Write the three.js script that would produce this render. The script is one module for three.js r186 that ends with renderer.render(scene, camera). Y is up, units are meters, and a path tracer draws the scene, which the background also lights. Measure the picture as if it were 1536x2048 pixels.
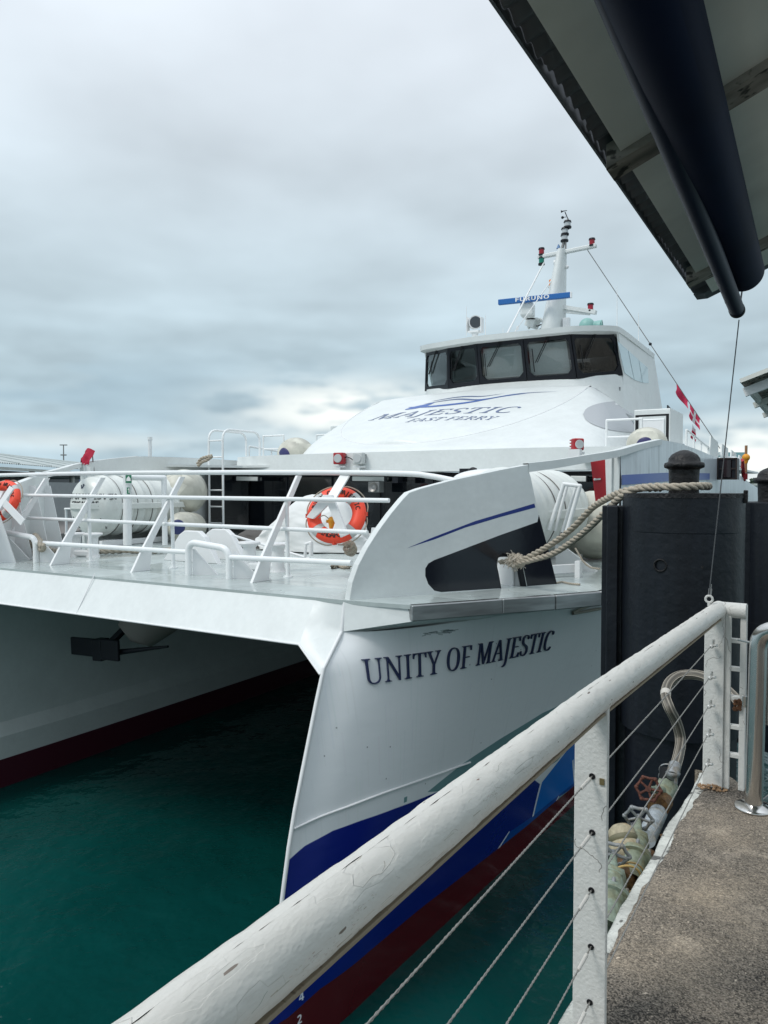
import * as THREE from 'three';
import { mergeGeometries, mergeVertices } from 'three/addons/utils/BufferGeometryUtils.js';
import { RoundedBoxGeometry } from 'three/addons/geometries/RoundedBoxGeometry.js';
import { FontLoader } from 'three/addons/loaders/FontLoader.js';
import { TextGeometry } from 'three/addons/geometries/TextGeometry.js';

// ---------------------------------------------------------------- camera, sky, sun, exposure
const F = 1479, EYE = 4.55, YAW = 31 * Math.PI / 180, PITCH = -Math.atan(49 / F);
const scene = new THREE.Scene();
const camera = new THREE.PerspectiveCamera(2 * Math.atan(1024 / F) * 180 / Math.PI, 0.75, 0.05, 6000);
camera.rotation.order = 'YXZ'; camera.rotation.set(PITCH, YAW, 0); camera.position.set(0, EYE, 0);
camera.updateMatrixWorld(true);
const renderer = new THREE.WebGLRenderer({ antialias: true });
renderer.toneMapping = THREE.LinearToneMapping; renderer.toneMappingExposure = 1.17;
renderer.shadowMap.enabled = true;

let seed = 7;
const rnd = () => { seed = (seed + 0x6D2B79F5) | 0; let t = Math.imul(seed ^ (seed >>> 15), 1 | seed); t = (t + Math.imul(t ^ (t >>> 7), 61 | t)) ^ t; return ((t ^ (t >>> 14)) >>> 0) / 4294967296; };
const lerp = (a, b, t) => a + (b - a) * t, clamp = (v, a = 0, b = 1) => Math.min(b, Math.max(a, v)), sm = (a, b, v) => { const t = clamp((v - a) / (b - a)); return t * t * (3 - 2 * t); };
const RT = new Float32Array(65536); { let h = 12345; for (let i = 0; i < 65536; i++) { h = (Math.imul(h, 1664525) + 1013904223) | 0; let k = h ^ (h >>> 15); k = Math.imul(k, 0x2c1b3c6d); k ^= k >>> 12; RT[i] = (k >>> 0) / 4294967296; } }
const hash = (x, y, s = 0) => RT[((x + s * 57) & 255) | (((y + s * 131) & 255) << 8)];
function vnoise(x, y, per = 0, s = 0) {
  const xi = Math.floor(x), yi = Math.floor(y), fx = x - xi, fy = y - yi, u = fx * fx * (3 - 2 * fx), v = fy * fy * (3 - 2 * fy);
  let x0 = xi, x1 = xi + 1, y0 = yi, y1 = yi + 1; if (per) { x0 = ((x0 % per) + per) % per; x1 = x0 + 1 === per ? 0 : x0 + 1; y0 = ((y0 % per) + per) % per; y1 = y0 + 1 === per ? 0 : y0 + 1; }
  const ox = s * 57, oy = s * 131; x0 = (x0 + ox) & 255; x1 = (x1 + ox) & 255; y0 = ((y0 + oy) & 255) << 8; y1 = ((y1 + oy) & 255) << 8;
  const a = RT[x0 | y0], b = RT[x1 | y0], c = RT[x0 | y1], d = RT[x1 | y1], p = a + (b - a) * u; return p + (c + (d - c) * u - p) * v;
}
function fbm(x, y, oct = 4, per = 0, s = 0) { let a = 0, k = .5, n = 0; for (let i = 0; i < oct; i++) { a += k * vnoise(x, y, per, s + i); n += k; k *= .5; x *= 2; y *= 2; per *= 2; } return a / n; }

{ // overcast sky: a grey sheet of cloud, brighter overhead, with broken bright streaks low down
  const W = 1600, H = 800, d = new Float32Array(W * H * 4);
  const s2l = (c) => Math.pow(c / 255, 2.2);
  for (let j = 0; j < H; j++) for (let i = 0; i < W; i++) {
    const lat = (j + .5) / H * Math.PI - Math.PI / 2, lon = ((i + .5) / W - .5) * 2 * Math.PI;
    const dx = Math.cos(lat) * Math.cos(lon), dz = Math.cos(lat) * Math.sin(lon), el = Math.max(lat, 0) * 180 / Math.PI;
    const k = 1 / (Math.sin(Math.max(lat, 0)) + .09), cx = dx * k, cz = dz * k;
    const n1 = fbm(cx * .55 + 3, cz * .55 + 9, 5), n2 = fbm(cx * 1.5 + 31, cz * 1.5 + 17, 5, 0, 40), n3 = fbm(cx * .2 + 50, cz * .2 - 8, 3, 0, 77);
    let up = sm(4, 34, el), high = sm(34, 80, el);
    let r = lerp(176, 219, up), g = lerp(197, 228, up), b = lerp(207, 237, up);
    let L = 1 + .6 * high;
    L *= 1 + (n1 - .5) * lerp(.62, .4, up) + (n2 - .5) * lerp(.28, .2, up) + (n3 - .5) * .2 + (fbm(cx * 4.5 + 11, cz * 4.5 + 5, 4, 0, 60) - .5) * .16;
    const low = 1 - sm(6, 13, el);
    let az = Math.atan2(dx, -dz) * 180 / Math.PI + 31; if (az > 180) az -= 360; // degrees to the right of the way the camera faces
    const gl = (a, e, sa, se) => Math.exp(-Math.pow((az - a) / sa, 2) - Math.pow((el - e) / se, 2));
    const stk = fbm(az * .16 + 7, el * .95 + 3, 5, 0, 140), stk2 = fbm(az * .5 + 70, el * 1.6 + 3, 4, 0, 150);
    const br = clamp(sm(.56, .75, fbm(cx * .35 + 8.4, cz * .35 + 6.2, 4, 0, 91)) * low * sm(-1, 2, el) * .6 * sm(30, 60, Math.abs(az)) + sm(.3, .56, stk * .7 + stk2 * .3) * clamp(gl(-2, 5.9, 8, 2.0) * 1.25 + gl(27, 2.3, 8, 2.0) * 1.3 + gl(-22, 3.3, 9, .7) * .35));
    const dk = clamp(sm(.46, .7, fbm(cx * .28 + 12, cz * .28 + 40, 4, 0, 120)) * low * .6 + sm(.4, .62, stk) * (gl(-24, 6.5, 18, 2.6) * .8 + gl(22, 6.2, 9, 1.4) * .6) + gl(-25, 1.2, 25, 1.2) * .6);
    L *= 1 + (stk - .5) * .55 * (1 - sm(7, 17, el)) + (stk2 - .5) * .2 * (1 - sm(5, 13, el));
    let cr = s2l(r) * L, cg = s2l(g) * L, cb = s2l(b) * L;
    cr = lerp(cr, .30, dk * .6); cg = lerp(cg, .42, dk * .6); cb = lerp(cb, .5, dk * .6);
    cr = lerp(cr, .98, br * .9); cg = lerp(cg, 1.0, br * .9); cb = lerp(cb, .95, br * .9);
    if (lat < 0) { const t = sm(0, 14, -lat * 180 / Math.PI); cr = lerp(cr, .05, t); cg = lerp(cg, .1, t); cb = lerp(cb, .11, t); }
    const o = (j * W + i) * 4; d[o] = cr; d[o + 1] = cg; d[o + 2] = cb; d[o + 3] = 1;
  }
  const t = new THREE.DataTexture(d, W, H, THREE.RGBAFormat, THREE.FloatType);
  t.mapping = THREE.EquirectangularReflectionMapping; t.magFilter = t.minFilter = THREE.LinearFilter; t.wrapS = THREE.RepeatWrapping; t.needsUpdate = true;
  scene.background = t; scene.environment = t;
}
const sun = new THREE.DirectionalLight(new THREE.Color(1, .97, .92), 1.25);
sun.position.set(-22, 42, 16); sun.target.position.set(-6, 3, -12); scene.add(sun, sun.target);
sun.castShadow = true; sun.shadow.radius = 30; sun.shadow.mapSize.set(2048, 2048);
Object.assign(sun.shadow.camera, { left: -35, right: 35, top: 35, bottom: -35, near: 1, far: 140 });

// ---------------------------------------------------------------- helpers
const V = (x, y, z) => new THREE.Vector3(x, y, z);
function ray(px, py) { return V((px - 768) / F, -(py - 1024) / F, -1).applyEuler(camera.rotation); }
function P(px, py, c) { const r = ray(px, py), t = 'x' in c ? c.x / r.x : 'y' in c ? (c.y - EYE) / r.y : 'z' in c ? c.z / r.z : c.d; return V(t * r.x, EYE + t * r.y, t * r.z); }
const used = {};
const numbered = (n) => { const k = used[n] = (used[n] ?? -1) + 1; return k ? `${n}_${String(k).padStart(3, '0')}` : n; };
const baseOf = new Map();
function flat(g) { g = g.index ? g.toNonIndexed() : g; for (const k of Object.keys(g.attributes)) if (!['position', 'normal', 'uv'].includes(k)) g.deleteAttribute(k); if (!g.attributes.normal) g.computeVertexNormals(); if (!g.attributes.uv) g.setAttribute('uv', new THREE.BufferAttribute(new Float32Array(g.attributes.position.count * 2), 2)); return g; }
function boxUV(g, ox = 0, oy = 0) { // metres, chosen by the way each face points
  const p = g.attributes.position, uv = g.attributes.uv;
  for (let i = 0; i < p.count; i += 3) {
    const a = V().fromBufferAttribute(p, i), b = V().fromBufferAttribute(p, i + 1), c = V().fromBufferAttribute(p, i + 2), n = b.clone().sub(a).cross(c.clone().sub(a));
    const ax = Math.abs(n.x), ay = Math.abs(n.y), az = Math.abs(n.z);
    [a, b, c].forEach((q, k) => ay >= ax && ay >= az ? uv.setXY(i + k, q.x + ox, q.z + oy) : ax >= az ? uv.setXY(i + k, q.z + ox, q.y + oy) : uv.setXY(i + k, q.x + ox, q.y + oy));
  }
  return g;
}
function V0() { return V(0, 0, 0); }
function make(name, geos, mat, parent, opt = {}) {
  geos = (Array.isArray(geos) ? geos : [geos]).map(flat);
  let g = geos.length > 1 ? mergeGeometries(geos) : geos[0];
  const b = baseOf.get(parent) || V0();
  if (!opt.uv) boxUV(g, opt.ox || 0, opt.oy || 0);
  g.translate(-b.x, -b.y, -b.z);
  const m = new THREE.Mesh(g, mat); m.castShadow = m.receiveShadow = true;
  baseOf.set(m, b); m.name = parent === scene ? numbered(name) : name; parent.add(m);
  if (opt.label) m.userData.label = opt.label;
  return m;
}
const part = (parent, name, geos, mat, opt) => make(name, geos, mat, parent, opt);
function thing(name, label, category, at, group) {
  const o = new THREE.Group(); o.name = numbered(name); o.position.copy(at); scene.add(o); baseOf.set(o, at.clone());
  o.userData = { label, category }; if (group) o.userData.group = group; return o;
}
function struct(name, geos, mat, opt) { const m = make(name, geos, mat, scene, opt); m.userData.kind = 'structure'; return m; }
function cyl(a, b, r, r2 = r, seg = 14, open = false) {
  const d = b.clone().sub(a), g = new THREE.CylinderGeometry(r2, r, d.length(), seg, 1, open);
  g.applyQuaternion(new THREE.Quaternion().setFromUnitVectors(V(0, 1, 0), d.clone().normalize())); g.translate((a.x + b.x) / 2, (a.y + b.y) / 2, (a.z + b.z) / 2); return g;
}
const sph = (c, r, w = 14, h = 10) => new THREE.SphereGeometry(r, w, h).translate(c.x, c.y, c.z);
function box(cx, cy, cz, w, h, d, ry = 0, r = 0) { const g = r ? new RoundedBoxGeometry(w, h, d, 2, r) : new THREE.BoxGeometry(w, h, d); if (ry) g.rotateY(ry); return g.translate(cx, cy, cz); }
function bar(a, b, w, h, up = V(0, 1, 0), r = 0) { // box beam from a to b, w across, h along up
  const d = b.clone().sub(a), L = d.length(), f = d.clone().normalize(), s = f.clone().cross(up).normalize(), u = s.clone().cross(f);
  const g = r ? new RoundedBoxGeometry(w, h, L, 2, r) : new THREE.BoxGeometry(w, h, L);
  g.applyMatrix4(new THREE.Matrix4().makeBasis(s, u, f.clone().negate())); return g.translate((a.x + b.x) / 2, (a.y + b.y) / 2, (a.z + b.z) / 2);
}
const curve = (pts, closed = false, ten = .5) => new THREE.CatmullRomCurve3(pts, closed, 'catmullrom', ten);
const tube = (pts, r, seg = 40, rad = 10, closed = false) => new THREE.TubeGeometry(pts.isCurve || pts.getPoint ? pts : curve(pts, closed), seg, r, rad, closed);
function pipe(pts, r, seg = 10) { const g = []; pts.forEach((p, i) => { if (i) g.push(cyl(pts[i - 1], p, r, r, seg)); if (i && i < pts.length - 1) g.push(sph(p, r, seg, 8)); }); return g; }
function bend(pts, rad) { // polyline with rounded corners
  const c = new THREE.CurvePath(); let prev = pts[0];
  for (let i = 1; i < pts.length - 1; i++) {
    const a = pts[i].clone().add(pts[i - 1].clone().sub(pts[i]).setLength(rad)), b = pts[i].clone().add(pts[i + 1].clone().sub(pts[i]).setLength(rad));
    c.add(new THREE.LineCurve3(prev, a)); c.add(new THREE.QuadraticBezierCurve3(a, pts[i], b)); prev = b;
  }
  c.add(new THREE.LineCurve3(prev, pts[pts.length - 1])); return c;
}
function grid(nu, nv, fn, uvf) { // parametric sheet
  const p = [], uv = [], id = [];
  for (let j = 0; j <= nv; j++) for (let i = 0; i <= nu; i++) { const q = fn(i / nu, j / nv); p.push(q.x, q.y, q.z); const w = uvf ? uvf(i / nu, j / nv, q) : [i / nu, j / nv]; uv.push(w[0], w[1]); }
  for (let j = 0; j < nv; j++) for (let i = 0; i < nu; i++) { const a = j * (nu + 1) + i, b = a + 1, c = a + nu + 1, d = c + 1; id.push(a, b, d, a, d, c); }
  const g = new THREE.BufferGeometry(); g.setAttribute('position', new THREE.Float32BufferAttribute(p, 3)); g.setAttribute('uv', new THREE.Float32BufferAttribute(uv, 2)); g.setIndex(id); g.computeVertexNormals(); return g;
}
function flip(g) { const ix = g.index.array; for (let i = 0; i < ix.length; i += 3) { const t = ix[i]; ix[i] = ix[i + 1]; ix[i + 1] = t; } g.computeVertexNormals(); return g; }
function poly(pts) { // flat polygon through 3d points, fan
  const p = [], id = []; pts.forEach((q) => p.push(q.x, q.y, q.z)); for (let i = 1; i < pts.length - 1; i++) id.push(0, i, i + 1);
  const g = new THREE.BufferGeometry(); g.setAttribute('position', new THREE.Float32BufferAttribute(p, 3)); g.setIndex(id); const n = g.toNonIndexed(); n.computeVertexNormals(); return n;
}
function prism(pts, th, map, holes = [], bev = 0) { // outline in (u,v), extruded along w, mapped to the world
  const s = new THREE.Shape(pts.map((q) => new THREE.Vector2(...q))); holes.forEach((h) => s.holes.push(new THREE.Path(h.map((q) => new THREE.Vector2(...q)))));
  const g = new THREE.ExtrudeGeometry(s, { depth: th, bevelEnabled: bev > 0, bevelSize: bev, bevelThickness: bev, bevelSegments: 2, bevelOffset: -bev, curveSegments: 8 });
  const p = g.attributes.position; for (let i = 0; i < p.count; i++) { const q = map(p.getX(i), p.getY(i), p.getZ(i)); p.setXYZ(i, q.x, q.y, q.z); }
  const n = g.index ? g.toNonIndexed() : g; n.computeVertexNormals(); return n;
}
function lathe(prof, seg, at, axis = V(0, 1, 0)) { const g = new THREE.LatheGeometry(prof.map((q) => new THREE.Vector2(q[0], q[1])), seg); g.applyQuaternion(new THREE.Quaternion().setFromUnitVectors(V(0, 1, 0), axis.clone().normalize())); return g.translate(at.x, at.y, at.z); }
function rope(pts, r, turns, seg) { // three strands twisted round a curve
  const c = pts.getPoint ? pts : curve(pts), L = c.getLength(), n = seg || Math.max(24, Math.round(L / (r * .8))), fr = c.computeFrenetFrames(n), g = [];
  for (let s = 0; s < 3; s++) {
    const q = []; for (let i = 0; i <= n; i++) { const t = i / n, a = t * L / (r * 7) * 2 * Math.PI * (turns || 1) + s * 2.0944, o = c.getPointAt(t); q.push(o.addScaledVector(fr.normals[i], Math.cos(a) * r * .5).addScaledVector(fr.binormals[i], Math.sin(a) * r * .5)); }
    g.push(tube(q, r * .56, n * 2, 6));
  }
  return g;
}
// ---------------------------------------------------------------- textures
function tex(n, fn, srgb = true, rep = 1, h = n) {
  const d = new Uint8Array(n * h * 4); for (let j = 0; j < h; j++) for (let i = 0; i < n; i++) { const c = fn(i / n, j / h), o = (j * n + i) * 4; if (Array.isArray(c)) { d[o] = clamp(c[0]) * 255; d[o + 1] = clamp(c[1]) * 255; d[o + 2] = clamp(c[2]) * 255; } else d[o] = d[o + 1] = d[o + 2] = clamp(c) * 255; d[o + 3] = 255; }
  const t = new THREE.DataTexture(d, n, h); t.wrapS = t.wrapT = THREE.RepeatWrapping; t.magFilter = THREE.LinearFilter; t.minFilter = THREE.LinearMipmapLinearFilter; t.generateMipmaps = true; if (srgb) t.colorSpace = THREE.SRGBColorSpace; t.repeat.set(rep, rep); t.needsUpdate = true; return t;
}
function canvas(w, h, draw) { const c = document.createElement('canvas'); c.width = w; c.height = h; draw(c.getContext('2d'), w, h); const t = new THREE.CanvasTexture(c); t.colorSpace = THREE.SRGBColorSpace; t.anisotropy = 8; return t; }
const lin = (r, g, b) => new THREE.Color().setRGB(r, g, b);
const S = (o) => new THREE.MeshStandardMaterial(o);
const tWave = tex(512, (u, v) => fbm(u * 8, v * 8, 5, 8, 3), false, 1 / 5);
const tPaint = tex(512, (u, v) => { const n = fbm(u * 6, v * 6, 5, 6, 9), m = fbm(u * 40, v * 40, 3, 40, 21), k = .96 + (n - .5) * .05 + (m - .5) * .03; return [k * .975, k * .995, k * .99]; }, true, 1 / 1.7);
const tPlate = tex(512, (u, v) => fbm(u * 4, v * 4, 3, 4, 5) * .7 + .3 * fbm(u * 30, v * 30, 2, 30, 6), false, 1 / 2.4);
const mShip = S({ color: lin(.8, .8, .8), map: tPaint, roughness: .38, bumpMap: tPlate, bumpScale: .006 });
const mShipSide = S({ color: lin(.8, .81, .82), roughness: .3, bumpMap: tPlate, bumpScale: .006, map: tex(512, (u, v) => { const st = fbm(u * 26 + .6 * fbm(u * 4, v * 4, 2, 4, 36), v * 2, 4, 26, 33) * .6 + fbm(u * 9, v * 3, 3, 9, 44) * .4, k = .93 + sm(.35, .65, st) * .06 - sm(.56, .74, fbm(u * 40 + v * 3, v * 3, 4, 40, 35)) * .12 * sm(.35, .65, fbm(u * 3, v * 3, 2, 3, 39)); return [k * .96, k * .99, k]; }, true, 1 / 2.6) });
const mWhite = S({ color: lin(.78, .79, .79), roughness: .35 });
const mPipeW = S({ color: lin(.8, .82, .82), roughness: .3 });
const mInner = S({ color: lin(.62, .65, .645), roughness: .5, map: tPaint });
const mDeck = S({ color: lin(.52, .585, .575), roughness: .3, bumpMap: tPlate, bumpScale: .004,
  map: tex(512, (u, v) => { const n = fbm(u * 5, v * 5, 5, 5, 61), m = fbm(u * 50, v * 50, 3, 50, 62), k = .93 + (n - .5) * .2 + (m - .5) * .06; return [k, k, k]; }, true, 1 / 3),
  roughnessMap: tex(512, (u, v) => { const n = fbm(u * 5, v * 3, 4, 5, 63); return lerp(.35, 1, sm(.4, .62, n)); }, false, 1 / 3.3) });
const mBlack = new THREE.MeshPhysicalMaterial({ color: lin(.01, .012, .017), roughness: .45, specularIntensity: .6 });
const mBlackGloss = S({ color: lin(.01, .012, .018), roughness: .16, bumpMap: tPlate, bumpScale: .003 });
const mRubber = new THREE.MeshPhysicalMaterial({ color: lin(.013, .014, .016), roughness: .65, specularIntensity: .5 });
const mAlu = S({ color: lin(.55, .57, .57), metalness: .85, roughness: .42, map: tex(256, (u, v) => { const k = .7 + .3 * fbm(u * 4, v * 24, 4, 4, 71); return [k, k, k]; }, true, 1), bumpMap: tPlate, bumpScale: .004 });
const mNavy = S({ color: lin(.01, .03, .2), roughness: .35 });
const mOrange = S({ color: lin(.75, .06, .025), roughness: .5 });
const mRed = S({ color: lin(.38, .012, .02), roughness: .4 });
const mYellow = S({ color: lin(.75, .32, .02), roughness: .5 });
const mRaft = S({ color: lin(.78, .775, .75), roughness: .28, map: tPaint });
const mFender = S({ color: lin(.66, .65, .6), roughness: .42, map: tex(256, (u, v) => { const k = .9 + (fbm(u * 5, v * 5, 5, 5, 81) - .5) * .3; return [k, k, k * .97]; }, true, 1) });
const mRope = S({ color: lin(.52, .495, .45), roughness: .95, map: tex(256, (u, v) => { const k = .75 + .25 * fbm(u * 30, v * 30, 3, 30, 83); return [k, k * .97, k * .92]; }, true, 4) });
const mGlassDark = new THREE.MeshPhysicalMaterial({ color: lin(.006, .008, .011), roughness: .05, ior: 1.5 });
const mChrome = S({ color: lin(.62, .61, .59), metalness: 1, roughness: .18, bumpMap: tPlate, bumpScale: .002 });
const mSteel = S({ color: lin(.3, .29, .28), metalness: .8, roughness: .45 });
const font = await new FontLoader().loadAsync('fonts/droid/droid_serif_regular.typeface.json');
const fontB = await new FontLoader().loadAsync('fonts/droid/droid_sans_bold.typeface.json');
function text(str, size, depth, map, f = font, cs = 4, thin = 0) { // lettering laid on a surface: map(x, y, z) takes it to the world
  const g = new TextGeometry(str, { font: f, size, depth, curveSegments: cs, bevelEnabled: thin > 0, bevelSize: 0, bevelOffset: -thin, bevelThickness: .0004, bevelSegments: 1 }), p = g.attributes.position;
  g.computeBoundingBox(); const w = g.boundingBox.max.x;
  for (let i = 0; i < p.count; i++) { const q = map(p.getX(i), p.getY(i), p.getZ(i), w); p.setXYZ(i, q.x, q.y, q.z); }
  const n = g.index ? g.toNonIndexed() : g; n.computeVertexNormals(); return n;
}

// ---------------------------------------------------------------- water
{
  const tW = tex(1024, (u, v) => { const a = fbm(u * 6, v * 6, 6, 6, 101), b = fbm(u * 22, v * 22, 4, 22, 131); return a * .75 + b * .25; }, false, 1 / 7);
  const tT = tex(256, (u, v) => { const k = .85 + (fbm(u * 3, v * 3, 4, 3, 141) - .5) * .4; return [k, k, k]; }, true, 1 / 9);
  const mWater = new THREE.MeshPhysicalMaterial({ color: lin(.003, .073, .067), map: tT, roughness: .04, ior: 1.33, bumpMap: tW, bumpScale: .11 });
  const g = new THREE.PlaneGeometry(4000, 4000, 1, 1).rotateX(-Math.PI / 2); g.translate(0, -.45, -1200);
  struct('water', [g], mWater);
}

// ---------------------------------------------------------------- the ferry (catamaran, bow towards the camera, axis along -z)
const CX = -7.5, DK = 3.45, mir = (p) => V(2 * CX - p.x, p.y, p.z), mirH = (p) => V(-16 - p.x, p.y, p.z), mirB = (p) => V(-14.4 - p.x, p.y, p.z);
const ferry = thing('ferry', 'white twin-hulled passenger ferry with blue bow stripes moored beside the pier', 'ferry', V(CX, 0, -12));
const fp = (name, geos, mat, opt) => part(ferry, name, geos, mat, opt);
const sub = (par, name, geos, mat, opt) => part(par, name, geos, mat, opt);
const both = (f) => [f((p) => p), f(mir)];

// hull plan: waterline and knuckle, matched station by station
const SEA = -.45, WL = [[-4.05, -4.61], [-3.95, -4.95], [-3.82, -5.6], [-3.75, -6.6], [-3.63, -8.1], [-3.48, -9.9], [-3.2, -13.5], [-2.8, -21.5], [-2.6, -32]].map((q) => V(q[0], 0, q[1]));
const TP = [[-4.03, -5.91], [-3.74, -6.13], [-3.36, -6.78], [-2.98, -7.7], [-2.45, -9.2], [-2.12, -10.9], [-1.95, -14], [-1.95, -22], [-2.3, -32]].map((q) => V(q[0], 3.15, q[1]));
const cWL = curve(WL), cTP = curve(TP), TOP = 3.15;
const hullAt = (u, y) => { const a = cWL.getPoint(u), b = cTP.getPoint(u), f = (y - SEA) / (TOP - SEA), k = f > 0 ? Math.pow(f, 1.25) : f * .6; return V(lerp(a.x, b.x, k), y, lerp(a.z, b.z, f) + .2 * sm(.1, .62, f) * (1 - sm(.905, 1, f)) * Math.exp(-u * 14)); };
const paintUV = (q) => [(-q.z - 4.3) / 10, (q.y + 1) / 4.3];
const hullGeo = () => grid(150, 60, (u, v) => hullAt(u * u * .35 + u * .65, lerp(-1.3, TOP, v)), (u, v, q) => paintUV(q));
const rc = new THREE.Raycaster(), hullProbe = new THREE.Mesh(hullGeo(), new THREE.MeshBasicMaterial({ side: THREE.DoubleSide }));
hullProbe.updateMatrixWorld();
function hullHit(px, py) { for (let k = 0; k < 12; k++) { rc.set(V(0, EYE, 0), ray(px + k * 5, py).normalize()); rc.far = 60; const h = rc.intersectObject(hullProbe)[0]; if (h) return h.point; } return null; }
const tHull = canvas(2048, 1024, (c, w, h) => {
  const to = (px, py) => { const q = hullHit(px, py); if (!q) { console.log('hull miss', px, py); return null; } const [u, v] = paintUV(q); return [u * w, (1 - v) * h]; };
  const fill = (col, pts) => { c.fillStyle = col; c.beginPath(); pts.filter(Boolean).forEach((p, i) => i ? c.lineTo(...p) : c.moveTo(...p)); c.closePath(); c.fill(); };
  c.fillStyle = '#e6e9ea'; c.fillRect(0, 0, w, h);
  for (let i = 0; i < 900; i++) { c.fillStyle = `rgba(${120 + rnd() * 60 | 0},${130 + rnd() * 50 | 0},${130 + rnd() * 50 | 0},${.02 + rnd() * .03})`; const x = rnd() * w; c.fillRect(x, rnd() * h * .8, 1 + rnd() * 3, 20 + rnd() * 160); }
  const teal = '#6f9496', navy = '#0c1f7a', blue = '#1268bc', mid = '#0d4592', white = '#dfe4e6';
  fill(teal, [to(855, 1584), to(925, 1528), to(1000, 1478), to(1085, 1426), to(1150, 1396), [w, 330], [w, 700], to(1150, 1500), to(1064, 1552), to(990, 1575)]);
  const up = [[566, 1722], [610, 1692], [665, 1662], [720, 1642], [790, 1617], [870, 1586], [930, 1566], [1000, 1553], [1064, 1552]].map((q) => to(...q));
  fill(navy, [[0, up[0][1] + 20], ...up, to(1082, 1565), to(1150, 1478), [w, 560], [w, h], [0, h]]);
  fill(blue, [to(1082, 1564), to(1152, 1476), [w, 560], [w, 800], to(1148, 1566), to(1066, 1632)]);
  fill(mid, [to(1019, 1664), to(1066, 1632), to(1148, 1566), [w, 790], [w, 900], to(1148, 1584), to(994, 1700)]);
  fill(teal, [to(1118, 1594), to(1150, 1572), [w, 790], [w, 900], to(1148, 1588), to(1105, 1618)]);
  const wl = (a, b, t) => { const A = to(...a), B = to(...b); if (!A || !B) return; c.strokeStyle = white; c.lineWidth = t; c.beginPath(); c.moveTo(...A); c.lineTo(...B); c.stroke(); };
  wl([1062, 1550], [1083, 1566], 11); wl([1082, 1565], [1151, 1478], 11); wl([1083, 1563], [1066, 1633], 11); wl([1019, 1663], [994, 1702], 8); wl([1118, 1592], [1104, 1618], 6); wl([1146, 1520], [1150, 1570], 8);
  const lo = [[575, 2036], [640, 1978], [744, 1898], [850, 1810], [950, 1733], [1050, 1655], [1148, 1572]].map((q) => to(...q)).filter(Boolean);
  fill('#521019', [[0, lo[0][1] + 12], ...lo, [w, lo[lo.length - 1][1] - 25], [w, h], [0, h]]);
  // draught marks
  c.fillStyle = '#e9edf0'; 
  for (const [s, px, py] of [['4', 601, 1999], ['2', 597, 2045]]) { const p = to(px, py); if (p) { c.font = 'bold 27px sans-serif'; c.save(); c.translate(...p); c.scale(.75, 1); c.fillText(s, -4, 4); c.restore(); } }
  // scuffs
  const sc = to(870, 1266); if (sc) { c.strokeStyle = 'rgba(90,100,100,.7)'; for (let i = 0; i < 26; i++) { c.lineWidth = .6 + rnd() * 1.6; c.beginPath(); const x = sc[0] + (rnd() - .5) * 70, y = sc[1] + (rnd() - .5) * 8; c.moveTo(x, y); c.lineTo(x + 6 + rnd() * 22, y + (rnd() - .3) * 5); c.stroke(); } }
  const gm = to(812, 1600); if (gm) { c.fillStyle = '#6f9496'; c.fillRect(gm[0] - 6, gm[1] - 8, 9, 13); }
  for (let i = 0; i < 30; i++) { c.fillStyle = 'rgba(60,60,60,.6)'; c.fillRect(rnd() * w * .6, 60 + rnd() * h * .55, 2, 3); }
});
const mHull = S({ map: tHull, roughness: .26, bumpMap: tex(512, (u, v) => fbm(u * 3, v * 3, 3, 3, 151) * .8 + .2 * fbm(u * 20, v * 20, 2, 20, 152), false, 3), bumpScale: .008 });
const hull = fp('hull', hullGeo(), mHull, { uv: true, label: 'right hull with navy and pale blue stripes' });
// left hull outer side, inner faces of both hulls
const mRedHull = S({ color: lin(.055, .01, .02), roughness: .4 });
{
  fp('hull', flip(grid(60, 20, (u, v) => mirH(hullAt(u * u * .35 + u * .65, lerp(-1.3, TOP, v))), (u, v, q) => paintUV(mirH(q)))), mHull, { uv: true });
  const inner = (x0, z0) => (u, v) => V(x0, v, z0);
  for (const sgn of [1, -1]) {
    const X = (x) => sgn > 0 ? x : -16 - x;
    const rows = [[2.98, -.1], [.6, -.1], [.4, -.28], [.05, -.28], [-1.3, -.24]];
    const fl = (a, b) => grid(40, 6, (u, v) => { const y = lerp(a[0], b[0], v), o = lerp(a[1], b[1], v), l = 27 * u * u; return V(X(-4.05 + o * (1 - Math.exp(-l / 1.2))), y, -4.77 - .362 * y - l); });
    const side = fp('hull_side', [fl(rows[0], rows[1]), fl(rows[1], rows[2]), fl(rows[2], [.03, -.28])], mInner);
    fp('antifouling_strip', [fl([.03, -.28], rows[4])], mRedHull);
  }
}
// spray rail: a thin bead along the hull
{ const pts = [[582, 1657], [640, 1633], [700, 1611], [760, 1588], [820, 1567], [880, 1546], [940, 1524]].map((q) => hullHit(...q)).filter(Boolean).map((p) => p.add(V(.006, 0, .006))); fp('spray_rail', tube(pts, .012, 60, 6), mWhite); }
// stem edge
for (const m of [(p) => p]) fp('stem_edge', [pipe([...Array.from({ length: 16 }, (_, i) => hullAt(0, lerp(-1.3, TOP, i / 15))), V(-4.045, DK - .02, -5.985)], .02, 8)].flat(), mWhite);
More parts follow.
